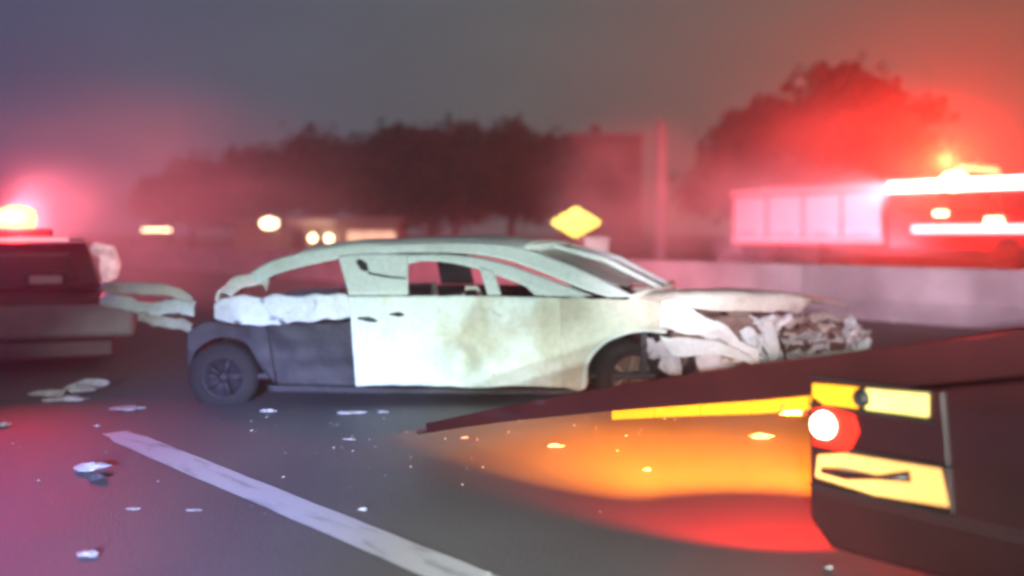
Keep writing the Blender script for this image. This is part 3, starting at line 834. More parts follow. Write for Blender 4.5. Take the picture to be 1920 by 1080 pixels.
for k in range(5):
    box('lens_rib', (hx - 0.25 - k * 0.045, y + 0.0235, 0.688), (0.006, 0.006, 0.066), M['pale_lens'], tow, 0.002)
    box('lens_rib', (hx - 0.30 - k * 0.045, y + 0.0215, 0.42), (0.006, 0.006, 0.10), M['tan_lens'], tow, 0.002)
# light thrown under the bed on to the road, cut off above by an unseen lip added to shape it
lp = Vector((0.86, -0.03, 0.58))
cut_lip = bmesh.new(); lo, hi = [], []
for k in range(97):
    an = R(-125 + k * 170 / 96)
    d_ = Vector((math.cos(an), math.sin(an), 0)) * 0.06
    lo.append(cut_lip.verts.new(lp + d_ + Vector((0, 0, -0.0085)))); hi.append(cut_lip.verts.new(lp + d_ * 0.9 + Vector((0, 0, 0.03))))
for k in range(96):
    cut_lip.faces.new((lo[k], lo[k + 1], hi[k + 1], hi[k]))
cut_lip.faces.new(hi)
finish('light_cutoff_lip', cut_lip, M['black_plastic'], tow, False, solid=0.003)
for x0, x1, q in ((0.80, 1.05, 0.75), (1.06, 1.31, 0.5), (1.32, 1.57, 0.32), (1.58, 1.83, 0.16)):  # glowing strip paints the amber light along the rail's underside, fading outward
    sloped('rail_glow_strip', x0, x1, -0.06, -0.012, -0.165, -0.112, lens('orange_rail_glow', (1.0, 0.30, 0.012), q), 0.004)
for az in (15, 23, 31, 39, 47, 55, 62):
    spot('amber_lamp_light', lp, lp + Vector((math.cos(R(az)), -math.sin(R(az)), -math.tan(R(14)))), (1.0, 0.22, 0.010), 2700, 34, 0.9, 0.006, tow)
spot('red_lamp_light', lp, lp + Vector((math.cos(R(44)), -math.sin(R(44)), -0.45)), (1.0, 0.008, 0.002), 300, 110, 0.45, 0.006, tow)

# ------------------------------------------------------------------ emergency vehicle on the left, seen from behind
sz = 9.5
suv = thing('police_suv', 'dark police SUV cut by the left edge with glowing red roof beacon', 'suv', (-5.02, 9.05, 0), R(22.5))
def suv_build():
    w, Hh, Ls = 1.20, 1.235, 4.6     # rear face on y = 0, the car runs away along +Y
    bm = bmesh.new(); rings = []
    for y, ww, zb, zt in [(0.0, w * 0.96, 0.30, 0.74), (0.10, w, 0.22, 0.78), (1.2, w, 0.2, 0.80), (3.2, w, 0.2, 0.80), (4.2, w * 0.97, 0.22, 0.74), (4.6, w * 0.88, 0.3, 0.6)]:
        half = [(0, zb), (ww * 0.95, zb), (ww, zb + 0.1), (ww, zt - 0.08), (ww * 0.97, zt), (0, zt)]
        rings.append([bm.verts.new((x, y, z)) for x, z in half] + [bm.verts.new((-x, y, z)) for x, z in half[-2:0:-1]])
    for a, c in zip(rings, rings[1:]):
        for k in range(len(a)): bm.faces.new((a[k], a[(k + 1) % len(a)], c[(k + 1) % len(c)], c[k]))
    bm.faces.new(rings[0]); bm.faces.new(rings[-1])
    finish('body', bm, M['suv'], suv, subsurf=1)
    bm = bmesh.new(); rings = []
    for y, ww, zt in [(0.03, w * 0.95, 0.80), (0.28, w * 0.84, Hh - 0.04), (1.4, w * 0.82, Hh - 0.01), (2.3, w * 0.80, Hh - 0.04), (3.0, w * 0.92, 0.80)]:
        rings.append([bm.verts.new((x, y, z)) for x, z in ((w * 0.96, 0.76), (ww, zt), (-ww, zt), (-w * 0.96, 0.76))])
    for a, c in zip(rings, rings[1:]):
        for k in range(4): bm.faces.new((a[k], a[(k + 1) % 4], c[(k + 1) % 4], c[k]))
    bm.faces.new(rings[0]); bm.faces.new(rings[-1])
    finish('cabin', bm, M['suv'], suv, False, bevel=0.03)
    bm = bmesh.new()
    A = [bm.verts.new(p) for p in ((-w * 0.78, 0.045, 0.84), (w * 0.78, 0.045, 0.84), (w * 0.70, 0.225, Hh - 0.09), (-w * 0.70, 0.225, Hh - 0.09))]
    bm.faces.new(A); finish('rear_window', bm, M['glass'], suv, False, solid=0.015)
    box('roof_spoiler', (0, 0.22, Hh - 0.012), (w * 1.66, 0.22, 0.035), M['white_paint'], suv, 0.012)
    box('roof_edge_glow', (-0.05, 0.10, Hh - 0.014), (w * 1.5, 0.02, 0.03), M['pink_strip'], suv, 0.005)  # glowing strip paints the light caught along the roof edge
    box('number_plate', (0.66, -0.008, 0.845), (0.28, 0.02, 0.075), M['white_paint'], suv, 0.006)
    box('plate_recess', (0.66, 0.006, 0.845), (0.36, 0.03, 0.13), M['black_plastic'], suv, 0.01)
    for s in (-1, 1):
        bm = bmesh.new()
        pts = [(s * w * 0.90, 0.02, 1.14), (s * w * 1.00, 0.10, 1.10), (s * w * 1.02, 0.06, 0.98), (s * w * 1.01, 0.02, 0.88), (s * w * 0.98, 0.0, 0.80)]
        b_tube(bm, pts, [0.06, 0.085, 0.10, 0.085, 0.04], 10)
        finish('tail_lamp', bm, M['lit_tail'], suv)
        for y in (0.85, 3.6):
            bm = bmesh.new(); b_lathe(bm, [(0.05, -0.11), (0.24, -0.12), (0.30, -0.08), (0.30, 0.08), (0.24, 0.12)], 20, Matrix.Translation((s * (w - 0.12), y, 0.30)) @ Matrix.Rotation(R(90), 4, 'Z'))
            finish('wheel', bm, M['tyre'], suv)
    bm = bmesh.new(); b_box(bm, (0.12, -0.12, 0.455), (w * 2.0 + 0.24, 0.30, 0.30)); finish('rear_bumper', bm, M['bumper_grey'], suv, False, bevel=0.05)
    bm = bmesh.new(); b_box(bm, (0.1, -0.10, 0.20), (w * 1.96, 0.24, 0.20)); finish('bumper_skirt', bm, M['suv'], suv, False, bevel=0.04)
    box('light_bar', (-0.1, 0.95, Hh + 0.06), (w * 1.3, 0.28, 0.08), M['black_plastic'], suv, 0.02)
    for x, mm in ((0.34, 'red_lamp'), (-0.15, 'white_paint'), (-0.6, 'blue_lamp')):
        bm = bmesh.new(); b_lathe(bm, [(0.02, -0.13), (0.10, -0.12), (0.145, -0.04), (0.145, 0.04), (0.10, 0.12), (0.02, 0.13)], 18, Matrix.Translation((x, 0.95, Hh + 0.20)) @ Matrix.Rotation(R(90), 4, 'Z') @ Matrix.Diagonal((1, 1.45, 0.95, 1)))
        finish('beacon', bm, M[mm], suv)
    point('red_beacon_light', (0.34, 0.68, Hh + 0.24), (1.0, 0.03, 0.03), 480, 0.10, suv)
    spot('red_beacon_beam', (0.24, 1.25, Hh + 0.19), (4.0, 7.0, Hh + 0.75), (1.0, 0.18, 0.25), 9000, 110, 0.8, 0.05, suv)
    point('blue_beacon_light', (-0.6, 0.72, Hh + 0.24), (0.10, 0.12, 1.0), 150, 0.10, suv)
M['lit_tail'] = lens('pale_pink_reversing_lamp_lit', (1.0, 0.62, 0.66), 0.75, 14)
M['pink_strip'] = emit('pale_pink_edge_glow', (1.0, 0.62, 0.68), 0.8)
M['pink_glass'] = mat('clear_pinkish_lamp_glass', (0.75, 0.62, 0.62), 0.2, var=0.4, scale=9, bump=0.3, spec=0.8)
suv_build()

# ------------------------------------------------------------------ fire engine behind the barrier on the right
t_left = Vector((9.78, 44.0, 0))                       # its left end seen from here
truck = thing('fire_engine', 'fire engine flooded in red light parked across the road behind the wreck', 'fire engine', t_left, math.atan2(-DIR.y, -DIR.x))
truck.scale = (1.45, 1.45, 1.45)
# local +X runs to the right along the road, local -Y (towards the viewer's side) is its flank
def truck_build():
    TW = 2.3
    box('chassis', (4.9, TW / 2, 0.45), (9.8, 1.2, 0.28), M['black_plastic'], truck, 0.02)
    box('body', (2.58, TW / 2, 1.35), (5.1, TW, 1.55), M['red_paint'], truck, 0.05)
    for i, x in enumerate((0.72, 1.96, 3.20, 4.44)):
        d = box('locker_door', (x, -0.012, 1.42), (1.14, 0.03, 1.20), M['roller'], truck, 0.012)
        box('door_handle', (x, -0.04, 0.92), (0.5, 0.03, 0.04), M['chrome'], d, 0.008)
    box('side_stripe', (2.58, -0.012, 0.72), (5.0, 0.02, 0.10), M['white_paint'], truck, 0.004)
    box('body_top_rail', (2.58, TW / 2, 2.17), (5.12, TW + 0.06, 0.07), M['white_paint'], truck, 0.02)
    box('hose_bed', (0.55, TW / 2, 1.98), (1.1, TW * 0.92, 0.22), M['red_paint'], truck, 0.03)
    for x in (0.05, 0.55, 1.05):
        tube('rail_post', [(x, 0.12, 2.05), (x, 0.12, 2.40)], 0.022, M['chrome'], truck)
    tube('grab_rail', [(0.05, 0.12, 2.40), (0.55, 0.12, 2.42), (1.05, 0.12, 2.40)], 0.022, M['chrome'], truck)
    box('marker_light', (0.55, -0.03, 2.11), (1.1, 0.04, 0.035), M['red_lens'], truck, 0.006)
    # ladder laid along the top
    for y in (0.5, 0.95):
        box('ladder_rail', (2.6, y, 2.28), (3.6, 0.05, 0.10), M['steel'], truck, 0.01)
    for k in range(12):
        tube('ladder_rung', [(0.95 + k * 0.3, 0.5, 2.28), (0.95 + k * 0.3, 0.95, 2.28)], 0.018, M['steel'], truck, 6)
    # crew cab
    cab = bmesh.new(); rings = []
    X0 = 1.07
    for x, zt, ins in ((4.12, 2.28, 0.0), (4.3, 2.34, 0.0), (7.2, 2.34, 0.02), (8.3, 2.26, 0.06), (8.75, 1.45, 0.10), (8.8, 0.55, 0.10)):
        x += X0
        rings.append([cab.verts.new(p) for p in ((x, ins, 0.55), (x, ins, zt - 0.08), (x, ins + 0.10, zt), (x, TW - ins - 0.10, zt), (x, TW - ins, zt - 0.08), (x, TW - ins, 0.55))])
    for a, c in zip(rings, rings[1:]):
        for k in range(6): cab.faces.new((a[k], a[(k + 1) % 6], c[(k + 1) % 6], c[k]))
    cab.faces.new(rings[0]); cab.faces.new(rings[-1])
    finish('cab', cab, M['red_paint'], truck, False, bevel=0.04)
    for x in (5.0, 6.3, 7.55):
        w_ = box('cab_window', (x + X0, -0.006, 1.72), (0.95, 0.03, 0.48), M['glass'], truck, 0.02)
    box('windscreen', (8.5 + X0, TW / 2, 1.85), (0.05, TW * 0.85, 0.7), M['glass'], truck, 0.02, Matrix.Rotation(R(-28), 4, 'Y'))
    for x in (5.65, 6.95):
        dd = box('cab_door_handle', (x + X0, -0.02, 1.30), (0.2, 0.04, 0.05), M['chrome'], truck, 0.01)
    # white scene light strip along the cab roof edge, and the lit step light below
    box('scene_light_strip', (6.2 + X0, -0.06, 2.14), (4.0, 0.08, 0.26), M['white_lamp'], truck, 0.02)
    box('step_light_strip', (6.6 + X0, -0.06, 1.02), (3.5, 0.06, 0.18), M['pink_lamp'], truck, 0.02)
    box('marker_light', (5.6 + X0, -0.05, 1.42), (0.34, 0.05, 0.10), M['warm_lamp'], truck, 0.015)
    box('marker_light', (6.95 + X0, -0.06, 1.14), (0.42, 0.06, 0.30), M['warm_lamp'], truck, 0.04)
    box('light_bar', (6.0 + X0, TW / 2, 2.42), (0.4, TW * 0.8, 0.12), M['black_plastic'], truck, 0.02)
    for y in (0.35, 0.9, 1.5, 2.0):
        bm = bmesh.new(); b_lathe(bm, [(0.02, -0.2), (0.12, -0.18), (0.16, 0.0), (0.12, 0.18), (0.02, 0.2)], 16, Matrix.Translation((6.0 + X0, y, 2.52)))
        finish('beacon', bm, M['red_lamp'], truck)
    bm = bmesh.new(); b_lathe(bm, [(0.03, -0.12), (0.20, -0.10), (0.26, 0.0), (0.20, 0.10)], 20, Matrix.Translation((6.0 + X0, -0.16, 2.22)) @ Matrix.Diagonal((1.35, 1, 0.9, 1)))
    finish('flood_lamp', bm, M['warm_lamp'], truck)
    for x in (1.1, 2.7, 8.3):
        for y in (0.18, TW - 0.18):
            bm = bmesh.new(); b_lathe(bm, [(0.1, -0.16), (0.35, -0.17), (0.44, -0.1), (0.44, 0.1), (0.35, 0.17)], 22, Matrix.Translation((x, y, 0.44)))
            finish('wheel', bm, M['tyre'], truck)
    # light thrown by the beacons, scene lights
    point('red_beacon_light', (7.1, -0.6, 2.7), (1.0, 0.022, 0.006), 13000, 0.18, truck)
    spot('red_beacon_beam', (6.6, 2.0, 2.75), (5.0, 14.0, 5.0), (1.0, 0.02, 0.006), 45000, 110, 0.8, 0.1, truck)
    spot('scene_light', (5.6, -0.3, 2.2), (1.5, -9, -1.5), (1.0, 0.72, 0.95), 2600, 80, 0.9, 0.15, truck)
truck_build()

# ------------------------------------------------------------------ road sign and utility pole
sg = P(1080, 417, 18.0)
sign = thing('warning_sign', 'bright yellow diamond warning sign above the wrecked car roof', 'sign', (sg.x, sg.y, 0))
bm = bmesh.new()
dw, dh, rc = 0.47, 0.29, 0.055
pts = []
for cx, cz in ((dw, 0), (0, dh), (-dw, 0), (0, -dh)):
    for t in (-1, 0, 1):
        a = math.atan2(cz, cx)
        q = Vector((cx, 0, cz)) * (1 - rc * (1.4 if t else 1.0) )
        tn = Vector((-math.sin(a), 0, math.cos(a))) * (rc * 0.6 * t)
        pts.append(q + tn)
A = [bm.verts.new(p + Vector((0, 0, sg.z))) for p in pts]; B = [bm.verts.new(p + Vector((0, 0.012, sg.z))) for p in pts]
bm.faces.new(A); bm.faces.new(B)
for k in range(len(A)): bm.faces.new((A[k], A[(k + 1) % len(A)], B[(k + 1) % len(B)], B[k]))
M['sign_yellow'] = mat('reflective_yellow_sheeting', (0.95, 0.78, 0.14), 0.42, 1.0, var=0.03, scale=4, bump=0)
face = finish('sign_face', bm, M['sign_yellow'], sign, False)
tube('post', [(0.05, 0.04, 0), (0.05, 0.04, sg.z + 0.2)], 0.035, M['steel'], sign)
pl = P(1118, 462, 18.0)
box('lower_plate', (pl.x - sg.x, 0.0, pl.z), (0.46, 0.012, 0.34), M['steel'], sign, 0.02)

up = P(1238, 480, 50.0)
pole = thing('utility_pole', 'pale vertical pole between the yellow sign and the fire engine', 'pole', (up.x, up.y, 0))
tube('shaft', [(0, 0, 0), (0.02, 0, 3.0), (0.05, 0, 7.0)], [0.30, 0.27, 0.20], M['concrete'], pole, 12)
tube('pole_cap', [(0.05, 0, 7.0), (0.05, 0, 7.1)], [0.21, 0.08], M['steel'], pole, 12)

# ------------------------------------------------------------------ trees
def tree(name, label, base, blobs, leaves, leafm, seed, leaf=0.16, group=None):
    rnd = random.Random(seed)
    t = thing(name, label, 'tree', base, 0, group)
    bm = bmesh.new()
    top = max(b[2] for b in blobs)
    H = top * 0.62
    lean_ = rnd.uniform(-0.3, 0.3)
    b_tube(bm, [(0, 0, -0.05), (lean_ * 0.3, 0.05, H * 0.35), (lean_ * 0.7, 0, H * 0.7), (lean_, 0, H)], [0.26, 0.2, 0.15, 0.08], 9)
    finish('trunk', bm, M['bark'], t)
    for k, (bx, by, bz, rx, ry, rz) in enumerate(blobs):
        s = Vector((lean_ * 0.6, 0, H * rnd.uniform(0.45, 0.85))); e_ = Vector((bx, by, bz))
        mid = s.lerp(e_, 0.5) + Vector((0, 0, rnd.uniform(-0.3, 0.2)))
        bm = bmesh.new(); b_tube(bm, [s, mid, e_], [0.10, 0.07, 0.025], 6)
        finish('limb', bm, M['bark'], t)
    verts, faces = [], []
    vol = [b[3] * b[4] * b[5] for b in blobs]; tot = sum(vol)
    for b, v in zip(blobs, vol):
        n_cl = max(6, int(leaves * v / tot / 22))
        for _ in range(n_cl):
            while True:
                d = Vector((rnd.uniform(-1, 1), rnd.uniform(-1, 1), rnd.uniform(-1, 1)))
                if 0.2 < d.length < 1: break
            d = d.normalized() * (d.length ** 0.45) * rnd.uniform(0.85, 1.12)
            c = Vector((b[0] + d.x * b[3], b[1] + d.y * b[4], b[2] + d.z * b[5]))
            cr = rnd.uniform(0.18, 0.42) * (b[3] ** 0.5)
            for _ in range(22):
                p = c + Vector((rnd.gauss(0, cr), rnd.gauss(0, cr), rnd.gauss(0, cr * 0.7)))
                if p.z < 0.3: continue
                a = Vector((rnd.gauss(0, 1), rnd.gauss(0, 1), rnd.gauss(0, 1))).normalized()
                u = a.orthogonal().normalized(); w = a.cross(u)
                l = leaf * rnd.uniform(0.6, 1.4)
                i0 = len(verts)
                verts += [p - u * l, p + w * l * 0.55, p + u * l, p - w * l * 0.55]
                faces.append((i0, i0 + 1, i0 + 2, i0 + 3))
    me = bpy.data.meshes.new('crown'); me.from_pydata(verts, [], faces)
    link('crown', me, leafm, t)
    return t

def blob(px, py, z, rx, rz, base, ry=None):
    p = P(px, py, z)
    k = z / F
    return (p.x - base.x, p.y - base.y, p.z, rx * k, (ry or rx) * k * 0.8, rz * k)
z = 60.0
b0 = Vector((P(1560, 440, z).x, z, 0))
tree('broad_tree', 'tall broad tree glowing red above the fire engine', b0,
     [blob(1535, 175, z, 62, 48, b0), blob(1590, 190, z, 80, 60, b0), blob(1440, 245, z, 80, 50, b0), blob(1690, 230, z, 72, 48, b0), blob(1640, 215, z, 70, 50, b0),
      blob(1540, 290, z, 150, 80, b0), blob(1380, 300, z, 75, 60, b0), blob(1660, 300, z, 90, 70, b0), blob(1340, 350, z, 70, 50, b0), blob(1480, 350, z, 140, 60, b0), blob(1620, 360, z, 140, 50, b0)], 17000, M['leaf2'], 3, 0.34)

def simple_tree(px, top, width, z, label, seed, lm='leaf', n=7000):
    base = Vector((P(px, 440, z).x, z, 0))
    rnd = random.Random(seed * 13)
    hh = 440 - top
    bl = [blob(px + rnd.uniform(-8, 8), top + hh * 0.25, z, width * 0.30, hh * 0.25, base)]
    for k in range(5):
        bl.append(blob(px + width * (k / 4 - 0.5) * 0.8, top + hh * rnd.uniform(0.33, 0.6), z + rnd.uniform(-1.5, 1.5), width * rnd.uniform(0.22, 0.32), hh * rnd.uniform(0.2, 0.3), base))
    tree('roadside_tree', label, base, bl, n, M[lm], seed, 0.2, 'trees along the far side of the road')
simple_tree(360, 300, 180, 62, 'pinkish leftmost tree, lowest of the row, lost in smoke', 11)
simple_tree(480, 282, 170, 58, 'low round tree over the street lamp behind the wreck', 12)
simple_tree(600, 248, 190, 52, 'dark square-topped tree left of the tree row centre', 13)
simple_tree(740, 246, 200, 50, 'dark tree standing above the lit warm shop window', 14)
simple_tree(850, 232, 200, 49, 'tallest dark tree at the centre of the row', 15)
simple_tree(960, 236, 170, 50, 'dark tree at the right end of the row beside the building', 16)
simple_tree(810, 330, 260, 47, 'low bushy dark tree right behind the wrecked car roof', 17)

# ------------------------------------------------------------------ buildings and lamps far behind
bz = 66.0
q = P(1060, 440, bz); q2 = P(1204, 440, bz)
bw = q2.x - q.x
blk = thing('flat_roofed_building', 'dark flat roofed building half lost in pink smoke', 'building', ((q.x + q2.x) / 2, bz, 0))
bh = P(0, 256, bz).z
box('wall', (0, 3, bh / 2), (bw, 6, bh), M['wall_dark'], blk, 0.02)
box('roof', (0, 3, bh + 0.1), (bw + 0.4, 6.4, 0.22), M['roof_grey'], blk, 0.02)
box('chimney', (-0.4, 2, bh + 0.5), (0.7, 0.7, 0.9), M['wall_dark'], blk, 0.02)
for r_ in range(3):
    for c_ in range(3):
        wdw = box('window', (-bw / 2 + bw * (c_ + 0.5) / 3, -0.02, 1.6 + r_ * 2.1), (0.9, 0.08, 1.1), M['dull_glass'], blk, 0.02)
        box('sill', (-bw / 2 + bw * (c_ + 0.5) / 3, -0.08, 1.0 + r_ * 2.1), (1.1, 0.18, 0.08), M['concrete'], wdw, 0.01)

sz2 = 44.0
s0 = P(440, 440, sz2).x; s1 = P(746, 440, sz2).x
shop = thing('roadside_shop', 'low roadside shop with one wide warm lit window', 'building', ((s0 + s1) / 2, sz2, 0))
sw = s1 - s0
box('wall', (0, 2, 0.95), (sw, 4, 1.9), M['wall'], shop, 0.02)
box('roof', (0, 1.8, 1.98), (sw + 0.6, 4.8, 0.14), M['roof_grey'], shop, 0.02)
box('gable_sign', (-0.2, -0.1, 1.86), (2.2, 0.12, 0.22), M['white_paint'], shop, 0.02)
wx = lambda px: P(px, 440, sz2).x - (s0 + s1) / 2
wz = lambda py: P(0, py, sz2).z
wdw = box('lit_window', ((wx(652) + wx(742)) / 2, -0.02, wz(446)), (wx(742) - wx(652), 0.06, 0.58), M['warm_window'], shop, 0.02)
for k in range(3):
    box('mullion', (wx(652 + 90 * (k + 0.5) / 3 + 15), -0.06, wz(446)), (0.05, 0.05, 0.6), M['steel'], wdw, 0.005)
for px in (575, 615):
    w2 = box('doorway', (wx(px - 14), -0.02, 0.75), (0.7, 0.06, 1.4), M['glass'], shop, 0.02)
for px, py in ((588, 446), (618, 447)):
    bm = bmesh.new(); bmesh.ops.create_uvsphere(bm, u_segments=12, v_segments=8, radius=0.16)
    bmesh.ops.translate(bm, verts=bm.verts, vec=(wx(px), -0.18, wz(py)))
    finish('wall_lamp', bm, M['warm_lamp'], shop)
point('wall_lamp_light', (wx(603), -0.9, 1.4), (1, 0.7, 0.45), 18, 0.15, shop)

def street_lamp(px, py, z, label, power, size=0.2):
    p = P(px, py, z)
    t = thing('street_lamp', label, 'street lamp', (p.x, p.y, 0))
    tube('post', [(0.25, 0, 0), (0.25, 0, p.z * 0.9), (0.18, 0, p.z + 0.12), (0.0, 0, p.z + 0.16)], 0.05, M['steel'], t)
    box('lamp_head', (0, 0, p.z + 0.13), (0.5, 0.3, 0.1), M['steel'], t, 0.03)
    bm = bmesh.new(); bmesh.ops.create_uvsphere(bm, u_segments=14, v_segments=8, radius=size)
    bmesh.ops.transform(bm, matrix=Matrix.Translation((0, 0, p.z)) @ Matrix.Diagonal((1.5, 1, 0.9, 1)), verts=bm.verts)
    finish('lamp_globe', bm, M['warm_lamp'], t)
    point('lamp_light', (0, -0.35, p.z - 0.1), (1.0, 0.66, 0.40), power, 0.15, t)
street_lamp(505, 418, 40.0, 'low street lamp with a glowing warm globe left of the shop', 40, 0.24)

dc = P(292, 440, 47.0)
far_car = thing('distant_car', 'distant grey car with a thin pale light on its roof', 'car', (dc.x, dc.y, 0), math.atan2(DIR.y, DIR.x) + R(150))
car_shell(far_car, 4.4, 1.8, 1.38, M['car_grey'])
box('roof_light', (-0.2, 0, 1.50), (0.2, 1.3, 0.10), M['warm_lamp'], far_car, 0.02)

# ------------------------------------------------------------------ the viewer's own car, behind, whose headlamps light the wreck
own_head = (Vector((-0.05, 7.3, 0)) - Vector((-0.9, -2.4, 0))).normalized()
own = thing('patrol_car', 'silver patrol car behind the viewer with both headlamps on', 'car', Vector((-0.9, -2.6, 0)) - own_head * 2.3, math.atan2(own_head.y, own_head.x))
car_shell(own, 4.5, 1.8, 1.62, M['car_silver'])
for s in (-1, 1):
    hl = box('headlamp', (2.22, s * 0.62, 0.72), (0.10, 0.34, 0.14), M['head_lamp'], own, 0.03)
    spot('headlamp_light', (2.42, s * 0.62, 0.74), (12.2, s * 0.3 - 0.5, 0.60), (0.82, 1.0, 0.93), 2300, 42, 0.7, 0.06, own)

box('light_bar', (-0.2, 0, 1.74), (0.3, 1.3, 0.10), M['black_plastic'], own, 0.02)
box('fill_lamp', (-0.02, -0.2, 1.80), (0.2, 0.3, 0.10), M['head_lamp'], own, 0.02)  # glowing block added for the barrier and sign fill lights
for ty in (-2.4, -4.5, -6.6):  # unseen roof lamps added to brighten the concrete barrier
    spot('barrier_fill_light', (0.2, -0.2, 1.86), (20.0, ty, 0.92), (1.0, 0.74, 0.90), 13000, 11, 1.0, 0.06, own)
spot('sign_fill_light', (0.2, -0.2, 1.86), (23.0, -0.25, 1.50), (1.0, 0.97, 0.9), 9000, 5.5, 0.9, 0.06, own)  # unseen lamp added to brighten the yellow sign
box('blue_beacon', (0.0, 0.42, 1.80), (0.26, 0.4, 0.12), M['blue_lamp'], own, 0.03)
spot('blue_beacon_light', (0.25, 0.42, 1.86), (8.4, 1.4, 0.0), (0.15, 0.19, 1.0), 14000, 18, 0.9, 0.08, own)

for ty in (2.2, 0.6, -1.0):  # unseen roof lamps added to brighten the road before the wreck
    spot('road_fill_light', (0.2, 0.0, 1.86), (10.0, ty, 0.0), (0.90, 1.0, 0.97), 5000, 15, 1.0, 0.06, own)
box('flood_lamp', (-0.02, 0.1, 1.80), (0.2, 0.26, 0.10), M['head_lamp'], own, 0.02)  # glowing block added for the road fill lights

# ------------------------------------------------------------------ broken pieces on the road
def shard(px, py, size, label, m='shard', seed=1, flat=0.35, long=1.0, rz=0.0, name='debris_shard'):
    d = F * CAM_H / (py - HORIZON)
    x = (px - 960) / F * d
    rnd = random.Random(seed)
    bm = bmesh.new()
    bmesh.ops.create_icosphere(bm, subdivisions=2, radius=1.0)
    for v in bm.verts:
        q = v.co * 1.7 + Vector((seed * 3.1, seed, 0))
        v.co *= 1 + 0.9 * noise.noise(q) + 0.4 * noise.noise(q * 2.6)
        v.co.z = max(v.co.z, -0.55) + (0.25 * v.co.x if seed % 2 else 0.12 * abs(v.co.y))
    bmesh.ops.scale(bm, verts=bm.verts, vec=(size * 0.60 * long, size * 0.5, size * 0.6 * flat))
    zmin = min(v.co.z for v in bm.verts)
    bmesh.ops.translate(bm, verts=bm.verts, vec=(0, 0, -zmin))
    o = finish(name, bm, M[m], None, smooth=False)
    o.location = (x, d, 0.001)
    o.rotation_euler = (0, 0, rz)
    return tag(o, label, 'debris', 'broken pieces scattered on the road')
shard(182, 800, 0.035, 'tiny bright chip at the far end of the lane line', seed=2)
shard(168, 884, 0.095, 'large torn pale piece with a dark side left of the lane line', seed=3, flat=0.45, long=1.3, rz=0.3)
shard(184, 900, 0.06, 'dark lump painting the shadow under the large torn pale piece', 'shard_shade', seed=33, flat=0.5)  # dark lump put in for the pale piece's shadow on the road
shard(165, 1042, 0.055, 'pale sliver at the bottom left corner of the road', seed=4, flat=0.3, long=1.5, rz=-0.4)
shard(680, 957, 0.032, 'small pale chip right of the middle of the lane line', seed=5, long=1.2)
shard(502, 772, 0.055, 'white chip lying under the rear wheel of the wreck', seed=6, long=1.5)
shard(655, 776, 0.06, 'long white splinter under the rear door of the wreck', seed=7, flat=0.3, long=2.6)
shard(715, 774, 0.04, 'pale chip beside the long splinter under the wreck door', seed=71, flat=0.3, long=1.6)
shard(655, 824, 0.035, 'small pale flake in front of the long splinter', seed=8, flat=0.2, long=2)
shard(235, 768, 0.12, 'flat pale panel piece behind the end of the lane line', seed=9, flat=0.18, long=1.7)
shard(125, 752, 0.16, 'broad pale heap piece left of the flat panel piece', seed=10, flat=0.25, long=1.6)
shard(160, 735, 0.18, 'lilac mound of crushed plastic under the police SUV bumper', seed=11, flat=0.45, long=1.4)
shard(90, 742, 0.14, 'lilac scrap leftmost of the heap beneath the SUV', seed=12, flat=0.3, long=1.5)
shard(870, 822, 0.03, 'small chip at the left tip of the orange light', seed=13, long=1.3)
shard(1042, 838, 0.045, 'pale chip at the edge of the orange light', seed=14, long=1.6, flat=0.4)
shard(1213, 882, 0.035, 'chip in the red light nearest the lamp edge', seed=15)
shard(1425, 822, 0.075, 'orange-lit torn scrap beside the amber lamp', seed=16, flat=0.4, long=1.5)
shard(1555, 1066, 0.025, 'red-lit chip at the bottom of the photo under the dark red car', seed=17)
shard(915, 1076, 0.02, 'tiny chip at the near end of the lane line', seed=18)
shard(250, 955, 0.03, 'dull reddish flake below the large torn piece', seed=19, flat=0.15, long=2)
shard(362, 957, 0.03, 'dull grey flake left of the lane line middle', seed=20, flat=0.15, long=2)
shard(8, 800, 0.06, 'pale scrap cut by the left edge of the photo', seed=21, flat=0.4)

# ------------------------------------------------------------------ smoke haze hanging over the road
bm = bmesh.new()
b_box(bm, (0, 36, 3.7), (150, 110, 9.8))
hz = finish('haze', bm, None, None, False)
hz['kind'] = 'stuff'
hz['label'] = 'thin smoke haze hanging over the whole road'
hz['category'] = 'haze'
hm = bpy.data.materials.new('pale_smoke')
hm.use_nodes = True
hn, hl_ = hm.node_tree.nodes, hm.node_tree.links
hn.clear()
ho = hn.new('ShaderNodeOutputMaterial')
pv = hn.new('ShaderNodeVolumePrincipled')
pv.inputs['Color'].default_value = (0.92, 0.90, 0.92, 1)
pv.inputs['Density'].default_value = 0.0040
pv.inputs['Anisotropy'].default_value = 0.72
hl_.new(pv.outputs[0], ho.inputs['Volume'])
hz.data.materials.append(hm)

